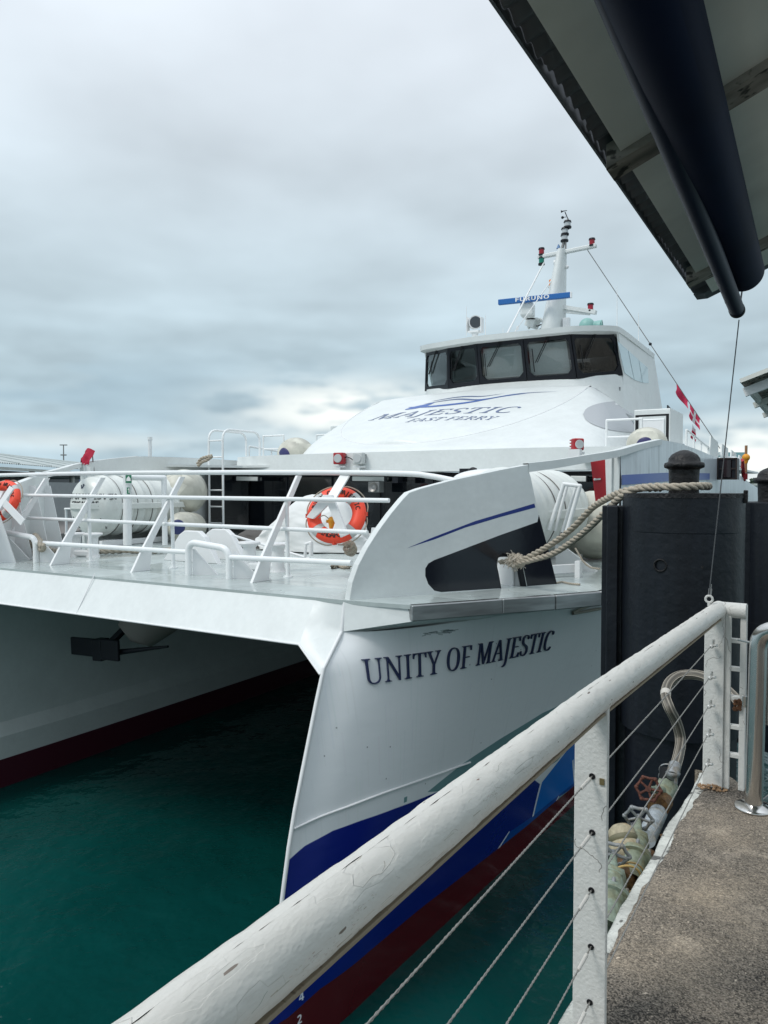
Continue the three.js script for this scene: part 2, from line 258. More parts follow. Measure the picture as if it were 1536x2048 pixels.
// name on the hull, raised letters following the plating
{
  const a = hullHit(728, 1370), b = hullHit(1097, 1300), top = hullHit(722, 1318);
  const h0 = top.y - a.y;
  const lay = (out) => (x, y, z, w) => {
    const t = x / w, zz = lerp(a.z, b.z, t), yy = lerp(a.y, b.y, t) + y; let lo = 0, hi = 1;
    const zt = zz - .0 ; for (let i = 0; i < 30; i++) { const m = (lo + hi) / 2; hullAt(m, yy).z > zt ? lo = m : hi = m; }
    const q = hullAt(lo, yy), q2 = hullAt(Math.min(1, lo + .003), yy), n = V(-(q2.z - q.z), 0, q2.x - q.x).normalize(); return q.addScaledVector(n, z + out);
  };
  const g = text('UNITY OF MAJESTIC', h0 * 1.02, .02, lay(.003), font, 5, .0045);
  fp('ship_name', g, S({ color: lin(.012, .02, .075), roughness: .4 }), { label: 'navy raised serif ship name on the bow' });
}
// rub rail along the deck edge
const EDGE = [[-4.05, -5.965], [-3.34, -6.03], [-2.77, -6.85], [-2.4, -7.36], [-2.07, -7.87], [-1.9, -9], [-1.84, -11], [-1.83, -14], [-1.83, -26], [-2.3, -32]].map((q) => V(q[0], DK, q[1]));
const edgeC = (() => { const c = new THREE.CurvePath(); for (let i = 2; i < EDGE.length; i++) c.add(new THREE.LineCurve3(EDGE[i - 1], EDGE[i])); return c; })();
for (const m of [(p) => p, mir]) {
  for (let i = 2; i < EDGE.length; i++) { const a = EDGE[i - 1].clone(), b = EDGE[i].clone(), c = a.clone().add(b).multiplyScalar(.5); a.y = b.y = DK - .075; const n = b.clone().sub(a).setLength(.002); fp('rub_rail', bar(m(a.add(n)), m(b.sub(n)), .09, .15, V(0, 1, 0), .012), mAlu); }
  fp('bow_knuckle', [poly([V(-4.04, DK, -5.97), V(-3.4, DK, -6.05), V(-3.3, DK - .15, -6.04), V(-4.03, TOP, -5.91)].map(m)),
    grid(60, 2, (u, v) => { const t = cTP.getPoint(u * u), e = u < .002 ? EDGE[1] : edgeC.getPoint(clamp(u * u * 1)); return m(V(lerp(t.x, e.x - .03, v), lerp(TOP, DK - .15, v), lerp(t.z, e.z, v))); })], mShip);
}
// deck, crossbeam between the hulls, underside of the bridge deck
const FZ = -5.93;
{
  const o = EDGE.map((p) => [p.x, p.z]).slice(0, 9), all = [...o, ...o.map((q) => [2 * CX - q[0], q[1]]).reverse()];
  fp('foredeck', prism(all, .04, (u, v, w) => V(u, DK - .04 + w, v)), mDeck);
  const BZ = -5.7, lowL = P(0, 1207, { z: BZ }), lowR = P(598, 1289, { z: BZ }), y0 = lowR.y, y1 = 2.8;
  const face = [V(-4.05, DK, -5.985), V(-11.95, DK, -5.985), V(-11.95, y1, -5.585), V(-16 - lowR.x, y0, BZ), V(lowR.x, y0, BZ), V(-4.055, y1, -5.585)];
  fp('crossbeam', [poly([V(lowR.x, DK, -5.985), V(-16 - lowR.x, DK, -5.985), face[3], face[4]]), ...[(p) => p, mirH].map((m) => grid(6, 12, (u, v) => { const y = lerp(y1, DK, v), s = y < TOP ? hullAt(0, y) : hullAt(0, TOP).lerp(V(-4.045, DK, -5.985), (y - TOP) / (DK - TOP)); return m(V(lowR.x, lerp(y0, DK, v), lerp(BZ, -5.985, v)).lerp(s, u)); }))], mShip);
  fp('crossbeam_edge', pipe([face[5], face[4], face[3], face[2]], .012, 8), mWhite);
  fp('weld_seam', pipe([P(190, 1147, { z: -5.975 }), P(152, 1228, { z: BZ - .0 })], .006, 6), mWhite);
  fp('bridge_deck', [box(-8, y0 + .06, -19.2, 7.6, .1, 26.6), box(-8, y0 + .26, -19.6, 7.2, .28, 26)], mInner);
  fp('haunch', [poly([V(lowR.x, y0, BZ - .01), V(lowR.x, y0, -31), V(-4.1, y1, -31), V(-4.06, y1, -5.6)]), poly([V(lowR.x, y0, BZ - .01), V(lowR.x, y0, -31), V(-4.1, y1, -31), V(-4.06, y1, -5.6)].map(mirH))], mInner);
}
// bow bulwarks: thick curved plates with the mooring cut-out
const A0 = V(-4.0, 0, -5.985), B0 = V(-2.6, 0, -8.25), PD = B0.clone().sub(A0).setY(0).normalize(), PN = V(PD.z, 0, -PD.x); // PN points inboard
const onP = (s, y, w = 0) => A0.clone().addScaledVector(PD, s).addScaledVector(PN, w).setY(y);
const toP = (px, py) => { const r = ray(px, py), n = V(-PD.z, 0, PD.x), t = (A0.x * n.x + A0.z * n.z) / (r.x * n.x + r.z * n.z), q = V(t * r.x, EYE + t * r.y, t * r.z); return [(q.x - A0.x) * PD.x + (q.z - A0.z) * PD.z, q.y]; };
if (PN.x > 0) PN.negate();
{
  const outline = [[698, 1198], [704, 1165], [716, 1130], [735, 1094], [757, 1060], [782, 1026], [806, 997], [818, 985], [840, 977], [900, 961], [1000, 939.5], [1056, 929]].map((q) => toP(...q));
  const aft = [[1057, 940], [1062, 958], [1077, 1030], [1096, 1100], [1113, 1168]].map((q) => toP(...q));
  outline[0][1] = DK - .005; aft[aft.length - 1][1] = DK - .005;
  const hole = [[1054, 1173], [1044, 1124], [1038, 1112], [1026, 1107], [1004, 1107], [995, 1113], [991, 1128], [995, 1150], [1000, 1179]].map((q) => toP(...q)); hole[0][1] = hole[hole.length - 1][1] = DK - .005;
  const poly2 = [...outline, ...aft, ...hole];
  const dark = [[1074, 1044], [1000, 1070], [900, 1108], [868, 1120], [856, 1127], [850, 1137], [850, 1152], [856, 1168], [868, 1181], [882, 1184], [1000, 1179]].map((q) => toP(...q)), dk2 = [...dark.slice(0, 10), [dark[10][0], DK + .004], ...hole.slice().reverse().map((q) => [q[0], Math.max(q[1], DK + .004)]), ...aft.slice(2).reverse().map((q) => [q[0], Math.max(q[1], DK + .004)])];
  const stripe = [[814, 1096], [862, 1076], [950, 1042], [1068, 1007], [1070, 1015], [1000, 1034], [930, 1055], [870, 1078], [814, 1096]].map((q) => toP(...q));
  for (const m of [(p) => p, mirB]) {
    const bw = fp('bulwark', prism(poly2, .1, (u, v, w) => m(onP(u, v, w)), [], .006), mShip);
    sub(bw, 'dark_panel', prism(dk2, .003, (u, v, w) => m(onP(u, v, -.004 - .003 + w))), mBlackGloss);
    sub(bw, 'blue_stripe', prism(stripe, .003, (u, v, w) => m(onP(u, v, -.004 - .003 + w))), mNavy);
    sub(bw, 'hole_rim', tube(hole.map((q) => m(onP(q[0], q[1], .05))), .045, 40, 10), mBlack);
    // sweeping rail over the opening
    const rail = [[1056, 934], [1110, 927], [1170, 917], [1233, 906]].map((q) => { const [s, y] = toP(...q); return onP(s, y, .04); });
    rail.push(V(-2.09, 5.06, -9.6), V(-2.0, 5.18, -10.6));
    const rcv = curve(rail), sec = grid(30, 4, (u, v) => { const p = rcv.getPoint(u), t = rcv.getTangent(u), s = V(t.z, 0, -t.x).normalize(), a = v * 4, k = [[-1, 1], [1, 1], [1, -1], [-1, -1], [-1, 1]][Math.round(a)], hh = lerp(.05, .036, u); return m(p.addScaledVector(s, k[0] * .05).add(V(0, k[1] * hh - .008, 0))); }).toNonIndexed(); sec.computeVertexNormals();
    sub(bw, 'sweep_rail', sec, mShip);
    // stiffening brackets inside
    const st = []; for (const s of [.35, .9, 1.5, 2.05]) { const yt = lerp(4.1, 4.7, clamp(s / 1.3)); st.push(prism([[.1, DK], [.42, DK], [.2, yt - .12], [.1, yt - .12]], .02, (u, v, w) => m(onP(s + w, v, u)))); }
    sub(bw, 'bracket', st, mWhite);
  }
  fp('fairlead_bracket', prism([[0, 0], [.26, 0], [.1, .42], [.04, .42]], .04, (u, v, w) => { const q = P(1052, 1172, { y: DK }); return V(q.x - .24 + u, DK + v, q.z + .02 - w); }), mWhite);
}
// high side wall aft of the opening, with the raised edge and the red screen
const SW = [[-2.16, -9.12], [-2.03, -9.8], [-1.97, -10.7], [-1.95, -12], [-1.95, -14], [-1.95, -16], [-1.95, -18.5], [-1.95, -21], [-1.95, -24], [-2.0, -27], [-2.2, -31.8]].map((q) => V(q[0], 0, q[1]));
const SWT = [5.0, 5.1, 5.2, 5.22, 5.2, 5.16, 5.08, 4.86, 4.66, 4.55, 4.4], cSW = curve(SW), topSW = (u) => { const k = u * (SWT.length - 1), i = Math.min(SWT.length - 2, Math.floor(k)); return lerp(SWT[i], SWT[i + 1], k - i); };
for (const m of [(p) => p, mirB]) {
  const wall = fp('side_wall', [grid(80, 10, (u, v) => { const p = cSW.getPoint(u); return m(V(p.x + .02 * Math.sin(v * 3.1), lerp(3.28, topSW(u), v), p.z)); })], mShipSide);
  sub(wall, 'inner_face', [grid(80, 10, (u, v) => { const p = cSW.getPoint(u); return m(V(p.x - .1, lerp(3.28, topSW(u), v), p.z)); }), grid(80, 1, (u, v) => { const p = cSW.getPoint(u); return m(V(p.x - .1 * (1 - v), topSW(u) + .001, p.z)); })], mShip);
  sub(wall, 'wall_end', poly([V(-2.18, 3.45, -9.13), V(-2.16, 5.0, -9.12), V(-2.36, 4.94, -9.2), V(-2.3, 3.45, -9.2)].map(m)), mShip);
  sub(wall, 'blue_stripe', grid(40, 1, (u, v) => { const p = cSW.getPoint(u * .47); return m(V(p.x + .026, lerp(4.58 + u * .12, 4.7 + u * .12, v), p.z)); }), S({ color: lin(.1, .16, .45), roughness: .4 }));
  fp('side_deck', prism([[-1.97, -11.2], [-1.97, -27], [-3.7, -27], [-3.7, -12.9], [-2.9, -12.85]], .05, (u, v, w) => m(V(u, 5.0 + w, v))), mShip);
}
{
  const z = -9.3, q = [[1182, 919], [1211, 913], [1221, 997], [1192, 1002]].map((k) => P(k[0], k[1], { z }));
  const sc = fp('side_screen', prism(q.map((p) => [p.x, p.y]), .03, (u, v, w) => V(u, v, z + w)), mRed, { label: 'dark red painted panel at the bulwark end' });
  const a = P(1190, 959, { z: z + .05 }), b = P(1202, 958, { z: z + .05 }); sub(sc, 'latch', [bar(a, b, .02, .02), sph(a, .018)], mChrome);
}
// superstructure: flared skirt, sloping front facet, long body
const SE = (hw, zf, zc, n) => (t) => { // t 0..1 from right aft round the bow to left aft
  if (t < .25) return V(CX + hw, 0, lerp(-32, zc, t / .25)); if (t > .75) return V(CX - hw, 0, lerp(zc, -32, (t - .75) / .25));
  const a = (t - .25) / .5 * Math.PI, c = Math.cos(a), s = Math.sin(a); return V(CX + hw * Math.sign(c) * Math.pow(Math.abs(c), 2 / n), 0, zc + (zf - zc) * Math.pow(Math.max(s, 0), 2 / n));
};
const R0a = SE(3.62, -13.2, -15.4, 3.6), R0 = (t) => R0a(t).add(V(.2, 0, 0)), R1a = SE(2.95, -13.72, -18, 2.2), R1 = (t) => R1a(t).add(V(-.5, 0, 0));
const facetY = (z) => z > -18.2 ? 5.5 + .352 * (-13.8 - z) : lerp(7.05, 6.4, clamp((-18.2 - z) / 13));
const loft = (t, v) => { const a = R0(t), b = R1(t), y1 = facetY(b.z), bul = Math.sin(v * Math.PI) * .16, d = V(a.x - CX, 0, a.z + 19).normalize(); return V(lerp(a.x, b.x, v) + d.x * bul, lerp(5.26, y1, v), lerp(a.z, b.z, v) + d.z * bul); };
const facet = (u, v) => { const t = lerp(0, .5, u), r = R1(t), x = lerp(r.x, -16 - r.x, v), k = (x + 8) / Math.max(.01, Math.abs(r.x + 8)); return V(x, facetY(r.z) + .1 * (1 - k * k) * sm(0, .6, Math.abs(r.x + 8)), r.z); };
const facetTop = (x, z) => { const hw = 2.95 * Math.pow(Math.max(0, 1 - Math.pow(clamp((z + 18) / 4.28), 2.2)), 1 / 2.2), k = clamp((x + 8) / Math.max(hw, .05), -1, 1); return facetY(z) + .1 * (1 - k * k) * sm(0, .6, hw); };
{
  const body = fp('superstructure', [grid(160, 8, (u, v) => loft(u, v)), grid(120, 16, facet)], mShip);
  { // grey painted ellipse on the flared side
    const pr = new THREE.Mesh(grid(160, 16, (u, v) => loft(u, v)), new THREE.MeshBasicMaterial({ side: THREE.DoubleSide })); pr.updateMatrixWorld();
    const hit = (x, y) => { rc.set(V(0, EYE, 0), ray(x, y).normalize()); rc.far = 80; const h = rc.intersectObject(pr)[0]; return h && h.distance < 24 ? h.point.addScaledVector(h.face.normal.x > 0 ? h.face.normal : h.face.normal.negate(), .008) : null; };
    const q = []; for (let i = 0; i <= 40; i++) { const row = []; for (let j = 0; j <= 8; j++) { const s = i / 20 - 1, w = Math.pow(1 - s * s, .5); row.push(hit(1258 + 92 * s, 834 + 5 * s + w * 31 * (j / 4 - 1) - (1 - s) * 0)); } q.push(row); }
    const tri = []; for (let i = 0; i < 40; i++) for (let j = 0; j < 8; j++) { const [A, B, C, D] = [q[i][j], q[i + 1][j], q[i + 1][j + 1], q[i][j + 1]]; if (A && B && C && D && A.distanceTo(C) < 1.6) tri.push(poly([A, B, C, D])); }
    sub(body, 'grey_ellipse', tri, S({ color: lin(.4, .42, .44), roughness: .4, side: THREE.DoubleSide }));
  }
  sub(body, 'seam', tube(Array.from({ length: 60 }, (_, i) => R1(.2 + .6 * i / 59)).map((p) => V(p.x, facetY(p.z) + .002, p.z)), .012, 160, 6), mWhite);
  // company lettering and wave emblem on the sloping front
  const lift = .006, put = (x, z, up) => V(x, facetTop(x, z) + lift + up, z);
  const mLogo = S({ color: lin(.11, .15, .28), roughness: .4 }), mLogoB = S({ color: lin(.04, .11, .38), roughness: .4 });
  sub(body, 'company_name', [text('MAJESTIC', .5, .004, (x, y, z, w) => put(-9.95 + x / w * 3.75 + y * .35, -15.7 - y * 1.0, z), font, 4, .009), text('FAST FERRY', .29, .004, (x, y, z, w) => put(-8.55 + x / w * 2.2 + y * .3, -15.15 - y * .95, z), font, 4, .006)], mLogo);
  const sw = (pts, wd, mm) => { const c = curve(pts.map((q) => V(q[0], 0, q[1]))); return sub(body, 'wave_emblem', grid(50, 2, (u, v) => { const p = c.getPoint(u), t = c.getTangent(u), k = wd * Math.sin(Math.PI * Math.pow(u, .7)) * (v - .5); return put(p.x + t.z * k, p.z - t.x * k, 0); }), mm); };
  sw([[-9.35, -16.75], [-8.6, -16.6], [-7.7, -16.75], [-7.0, -17.2], [-6.3, -17.5]], .17, mLogoB);
  sw([[-9.0, -16.95], [-8.2, -17.2], [-7.4, -17.0], [-6.6, -17.45], [-5.6, -17.6]], .12, mLogo);
  sw([[-8.9, -17.2], [-8.2, -17.45], [-7.5, -17.35], [-7.0, -17.55]], .1, mLogo);
  sw([[-9.3, -16.5], [-8.9, -16.75], [-8.7, -17.05]], .3, mLogoB);
  // cabin side windows far aft
  for (let i = 0; i < 7; i++) sub(body, 'cabin_window', grid(4, 3, (u, v) => { const z = -19.2 - i * 1.55 - u * 1.15; let lo = 0, hi = .25; for (let k = 0; k < 26; k++) { const m = (lo + hi) / 2; loft(m, .5).z < z ? lo = m : hi = m; } return loft(lo, lerp(.3, .72, v)).add(V(.02, 0, 0)); }), mGlassDark);
}
// front band over the saloon windows
{
  const sh = (z, y0, y1) => { const h = []; const s = Array.from({ length: 41 }, (_, i) => { const t = i / 40, x = lerp(-2.95, 2 * CX + 2.95, t), k = Math.abs(x - CX) / (CX + 2.95) * -1; return V(x, 0, z - .5 * Math.pow(Math.abs(x - CX) / 4.55, 4)); }); return s; };
  const s = sh(-12.75); const row = (y, dz) => s.map((p) => V(p.x, y, p.z + dz));
  const strip = (a, b) => grid(40, 1, (u, v) => { const i = Math.round(u * 40); return v < .5 ? a[i].clone() : b[i].clone(); });
  fp('front_band', [strip(row(4.86, 0), row(5.27, -.05)), strip(row(5.27, -.05), row(5.275, -1.5)), strip(row(4.86, 0), row(4.86, -.5))], mShip);
  // saloon front: dark panes between slim frames
  const wx0 = -3.1, wx1 = 2 * CX + 3.1, n = 7, W = fp('saloon_front', [box(CX, 4.15, -13.5, wx0 - wx1, 1.4, .08)], mBlack);
  for (let i = 0; i < n; i++) { const x = lerp(wx0, wx1, (i + .5) / n); sub(W, 'pane', box(x, 4.2, -13.44, (wx0 - wx1) / n - .07, 1.18, .02, 0, .008), mGlassDark); }
  sub(W, 'pane', bar(V(-11.8, 4.2, -13.38), V(-12.2, 4.2, -12.45), .04, 1.4), mGlassDark);
  fp('saloon_sill', box(CX, DK + .06, -13.4, wx0 - wx1, .12, .16), mWhite);
}

// ---------------------------------------------------------------- wheelhouse
{
  const KC = -7.65, K = [[-10.85, -24.5], [-10.85, -20.62], [-9.5, -19.5], [-8.3, -19.02], [-6.95, -19.02], [-5.78, -19.5], [-4.86, -20.6], [-4.86, -24.5]], sill = [7.6, 7.6, 7.46, 7.41, 7.41, 7.46, 7.62, 7.62], head = [8.66, 8.66, 8.52, 8.47, 8.47, 8.54, 8.62, 8.62];
  const lean = (i) => { const p = K[i], d = V(p[0] - KC, 0, p[1] + 23).normalize(); return V(p[0] + [.3, .3, .16, .02, -.02, -.06, -.12, -.1][i], head[i], p[1] + [0, .5, .36, .28, .28, .38, .5, 0][i]); };
  const low = (i) => V(K[i][0], sill[i], K[i][1]);
  const foot = (i) => { const p = K[i], d = V(p[0] - KC, 0, p[1] + 22).normalize(), o = [.15, .16, .5, .85, .85, .6, .3, .15][i], x = p[0] + d.x * o * .5, z = p[1] + d.z * o; return V(x, facetTop(x, Math.max(z, -18.19)) - (i > 4 || i < 3 ? .5 : .04), z); };
  const smooth = (f, n = 60) => { const c = curve(K.map((_, i) => f(i)), false, .15); return Array.from({ length: n + 1 }, (_, i) => c.getPoint(i / n)); };
  const lo = smooth(low), ft = smooth(foot), hd = smooth(lean);
  const skirt = grid(60, 4, (u, v) => { const i = Math.round(u * 60); return ft[i].clone().lerp(lo[i], v).add(V(0, -.04 * Math.sin(v * 3.14), 0)); });
  const wh = fp('wheelhouse', [skirt], mShip);
  // brim and roof
  const br = (o, dy) => K.map((p, i) => { const d = V(p[0] - KC, 0, p[1] + 22.2).normalize(), h = lean(i); return V(h.x + d.x * (o - .08) * (i < 2 || i > 5 ? .75 : 1), head[i] + dy, h.z + d.z * (o - .12)); });
  const sc = (a) => { const c = curve(a, false, .2); return Array.from({ length: 61 }, (_, i) => c.getPoint(i / 60)); };
  const r1 = sc(br(.34, .02)), r2 = sc(br(.36, .16)), r3 = sc(br(-.3, .26)), r4 = K.map((p, i) => V(lerp(KC, p[0], .3), 8.98, lerp(-23.5, p[1], .3))), r4s = sc(r4), r0 = sc(br(.05, -.02));
  const st = (a, b) => grid(60, 1, (u, v) => { const i = Math.round(u * 60); return (v < .5 ? a : b)[i].clone(); });
  sub(wh, 'roof', [st(r0, r1), st(r1, r2), st(r2, r3), st(r3, r4s)], mShip);
  // window band: black frames with bevelled corner panes
  const mWin = new THREE.MeshPhysicalMaterial({ color: lin(.86, .9, .9), roughness: .03, ior: 1.5, transmission: 1, thickness: 0 });
  for (let i = 1; i < 6; i++) {
    const a = low(i), b = low(i + 1), c = lean(i + 1), d = lean(i), at = (u, v, w) => { const p = a.clone().lerp(b, u).lerp(d.clone().lerp(c, u), v), n = b.clone().sub(a).cross(d.clone().sub(a)).normalize(); return p.addScaledVector(n, w); };
    const L = a.distanceTo(b), m = .075 / L, k = .14 / L, hole = [[m + k, .09], [1 - m - k, .09], [1 - m, .22], [1 - m, .83], [1 - m - k * .5, .91], [m + k * .5, .91], [m, .83], [m, .22]];
    const fr = sub(wh, 'window_frame', prism([[0, -.03], [1, -.03], [1, 1.03], [0, 1.03]], .05, at, [hole]), mBlack);
    sub(wh, 'window_pane', prism(hole, .006, (u, v, w) => at(u, v, .012 + w)), mWin);
    // wiper
    const wp = (u, v) => at(u, v, .075); sub(wh, 'wiper', [cyl(wp(.52, 1.0), wp(.2, .42), .012), cyl(wp(.56, 1.0), wp(.24, .42), .01), cyl(wp(.16, .2), wp(.16, .75), .012)], mRubber);
    if (i === 3 || i === 4) sub(wh, 'blind', prism([[m * 1.6, .12], [1 - m * 1.6, .12], [1 - m * 1.6, .86], [m * 1.6, .86]], .01, (u, v, w) => at(u, v + .012 * Math.sin(u * 40), -.08 + w)), S({ color: lin(.36, .36, .36), roughness: .8, bumpMap: tPlate, bumpScale: .02 }));
  }
  // interior
  sub(wh, 'console', [box(KC, 7.5, -20.7, 4.6, .5, .7), box(KC + 1.6, 7.85, -20.9, .5, .4, .3), box(KC - 1.2, 7.8, -20.9, .4, .3, .3)], mBlack);
  sub(wh, 'cabin_lining', [box(KC, 7.2, -22.2, 5.6, .1, 3.6), box(KC, 8.1, -24, 5.6, 1.5, .1), box(KC, 8.72, -22, 5.4, .06, 3.6)], S({ color: lin(.2, .21, .22), roughness: .8 }));
  // right side wall with pale panes; left side wall
  const X = -4.8, q = [[1236, 682], [1250, 746], [1277, 765], [1298, 766], [1296, 736]].map((k) => P(k[0], k[1], { x: X })).map((p) => [p.z, p.y]);
  const wallPts = [[-20.62, 6.2], [-20.62, 7.55], [-20.06, 8.66], [-24.6, 8.78], [-26.2, 7.1], [-26.4, 6.2]];
  for (const s of [1, -1]) sub(wh, 'side_wall', prism(wallPts, .06, (u, v, w) => V(s > 0 ? -4.88 + w : 2 * KC + .14 + 4.88 - .28 - w - .0, v, u)), mShip);
  const mPale = new THREE.MeshPhysicalMaterial({ color: lin(.5, .64, .68), roughness: .08, ior: 1.5 });
  const cut = (t) => { const top = [q[0], q[4]], bot = [q[1], q[2], q[3]]; const T = [lerp(top[0][0], top[1][0], t), lerp(top[0][1], top[1][1], t)]; const B = t < .45 ? [lerp(bot[0][0], bot[1][0], t / .45), lerp(bot[0][1], bot[1][1], t / .45)] : [lerp(bot[1][0], bot[2][0], (t - .45) / .55), lerp(bot[1][1], bot[2][1], (t - .45) / .55)]; return [T, B]; };
  for (const [a, b] of [[0, .3], [.32, .66], [.68, 1]]) { const [ta, ba] = cut(a), [tb, bb] = cut(b); sub(wh, 'side_pane', prism([ta, tb, bb, ba], .008, (u, v, w) => V(-4.815 + w, v, u)), mPale); }
  // roof fittings
  const sl = fp('searchlight', [cyl(P(950, 672, { z: -21.4 }), P(950, 664, { z: -21.4 }), .1), box(P(950, 664, { z: -21.4 }).x, P(950, 664, { z: -21.4 }).y, -21.4, .34, .05, .3), box(P(936, 650, { z: -21.4 }).x, P(936, 650, { z: -21.4 }).y, -21.4, .03, .46, .2), box(P(964, 650, { z: -21.4 }).x, P(964, 650, { z: -21.4 }).y, -21.4, .03, .46, .2)], mWhite);
  const sc0 = P(950, 645, { z: -21.4 }), dir = V(.5, -.12, .85).normalize();
  sub(sl, 'lamp_body', [cyl(sc0.clone().addScaledVector(dir, -.22), sc0.clone().addScaledVector(dir, .14), .19, .21, 24)], mWhite); sub(sl, 'lens', [cyl(sc0.clone().addScaledVector(dir, .14), sc0.clone().addScaledVector(dir, .16), .18, .17, 24)], S({ color: lin(.06, .07, .08), roughness: .08 }));
  for (const [px, y0, y1, z] of [[933, 672, 613, -21.3], [971, 672, 630, -21.3], [1234, 668, 572, -22], [1277, 700, 625, -23.2], [1006, 665, 655, -21.5]]) fp('whip_antenna', [cyl(P(px, y0, { z }), P(px, y1, { z }), .012, .007, 6)], mWhite);
  const horn = fp('ventilator', [lathe([[.02, -.05], [.2, 0], [.24, .12], [.22, .2], [.14, .26], [.14, .55]], 20, P(1168, 656, { z: -22.6 }), V(1, .1, -.1)), sph(P(1174, 652, { z: -22.6 }), .24, 20, 14), cyl(P(1195, 652, { z: -22.6 }), P(1202, 652, { z: -22.6 }), .15, .15, 18)], S({ color: lin(.22, .42, .39), roughness: .45 }));
}
// ---------------------------------------------------------------- mast, radar and lights
{
  const Z = -23.5, p = (px, py, z = Z) => P(px, py, { z });
  const aero = (a, b, wa, wb) => grid(24, 12, (u, v) => { const c = a.clone().lerp(b, v), w = lerp(wa, wb, v), t = u * 2 * Math.PI; return c.add(V(Math.cos(t) * w * .5, 0, Math.sin(t) * w * .9)); });
  const mast = fp('mast', [aero(p(1106, 665), p(1124, 500), .74, .27)], mShip);
  sub(mast, 'masthead_pipe', [cyl(p(1124, 500), p(1128, 480), .045), cyl(p(1131, 505), p(1132, 440), .03), cyl(p(1130, 445), p(1137, 437), .02)], mSteel);
  const yl = p(1076, 515), yr = p(1193, 491);
  sub(mast, 'yard', [bar(yl, yr, .16, .12, V(0, 1, 0), .03)], mShip);
  const light = (c, r, h, col, name) => { const L = sub(mast, name, [cyl(c.clone().add(V(0, -h / 2, 0)), c.clone().add(V(0, h / 2, 0)), r, r, 16)], S({ color: col, roughness: .15 })); sub(mast, 'lamp_cap', [cyl(c.clone().add(V(0, h / 2, 0)), c.clone().add(V(0, h / 2 + .05, 0)), r * 1.25, r * 1.1, 16), cyl(c.clone().add(V(0, -h / 2 - .05, 0)), c.clone().add(V(0, -h / 2, 0)), r * 1.25, r * 1.25, 16)], mBlack); return L; };
  light(p(1083, 504), .085, .16, lin(.3, .008, .02), 'red_lamp'); light(p(1083, 522), .085, .16, lin(.0, .2, .14), 'green_lamp'); light(p(1184, 485), .085, .16, lin(.3, .008, .02), 'red_lamp');
  for (const [x, y] of [[1135, 449], [1130, 463], [1129, 476]]) light(p(x, y), .1, .13, lin(.5, .54, .56), 'white_lamp');
  sub(mast, 'wind_vane', [cyl(p(1137, 441), p(1130, 424), .015), cyl(p(1122, 423), p(1134, 421), .02, .01), poly([p(1122, 420), p(1127, 423), p(1122, 426)]), sph(p(1125, 435), .045), cyl(p(1125, 435), p(1132, 434), .01)], mBlack);
  sub(mast, 'blue_antenna', [cyl(p(1117, 512), p(1117, 497), .05, .05), cyl(p(1117, 497), p(1117, 489), .07, .02)], S({ color: lin(.1, .22, .42), roughness: .4 }));
  sub(mast, 'camera_dome', [sph(p(1115, 533), .09), cyl(p(1109, 526), p(1126, 524), .1, .09, 16), sph(p(1134, 534), .06)], mWhite);
  sub(mast, 'bracket_arm', [bar(p(1099, 575), p(1122, 578), .3, .06), bar(p(1122, 614), p(1192, 625), .2, .12), bar(p(1122, 622), p(1180, 627), .1, .1)], mShip);
  const am = sub(mast, 'amber_beacon', [cyl(p(1103, 572), p(1103, 560), .085, .08, 18)], S({ color: lin(.8, .22, .01), roughness: .2 })); sub(mast, 'beacon_base', [cyl(p(1103, 575), p(1103, 571.5), .09, .09, 16)], mBlack);
  light(p(1181, 615), .085, .16, lin(.35, .008, .03), 'red_lamp');
  const rd = fp('radar', [box(p(1068, 628).x, p(1068, 628).y, -22.9, .42, .42, .5, .2, .06), bar(p(1062, 655), p(1068, 638), .5, .3), bar(p(1055, 640), p(1080, 640), .5, .06), cyl(p(1080, 637), p(1110, 660), .04), cyl(p(1058, 658), p(1054, 640), .04)], mShip);
  const b0 = P(997, 605, { y: 10.5 }), b1 = P(1141, 590, { y: 10.5 }), bm = b0.clone().lerp(b1, .5); b0.lerp(bm, .0);
  const bb = sub(rd, 'scanner_bar', [bar(b0, b1, .14, .17, V(0, 1, 0), .02)], S({ color: lin(.012, .12, .38), roughness: .35 }));
  const bd = b1.clone().sub(b0).normalize(), bn = V(-bd.z, 0, bd.x); if (bn.z < 0) bn.negate();
  sub(rd, 'scanner_lettering', [text('FURUNO', .12, .004, (x, y, z, w) => bm.clone().addScaledVector(bd, (x - w / 2) * 1.6 - .05).addScaledVector(bn, .073 + z).add(V(0, y - .05, 0)), fontB)], mWhite);
  sub(rd, 'end_cap', [bar(b1.clone(), b1.clone().addScaledVector(bd, .04), .14, .17)], mWhite);
  sub(rd, 'cable', [tube([p(1063, 645), p(1064, 650), p(1075, 652), p(1083, 649), p(1083, 656), p(1077, 660)], .02, 30, 6)], mRubber);
  sub(rd, 'floodlamp', [box(p(1137, 648).x, p(1137, 648).y, -23.3, .2, .3, .16), cyl(p(1125, 650), p(1130, 650), .09)], mWhite);
  // stays
  const stay = (a, b, r, n) => fp(n, [cyl(a, b, r, r, 6)], n === 'stay_rod' ? mWhite : mSteel);
  stay(p(1088, 525), P(1014, 668, { z: -21 }), .028, 'stay_rod'); stay(p(1116, 542), P(1030, 663, { z: -21.5 }), .016, 'stay_rod');
  fp('roof_bracket', [cyl(P(1034, 660, { z: -21.5 }), P(1036, 652, { z: -21.5 }), .04)], mWhite);
}
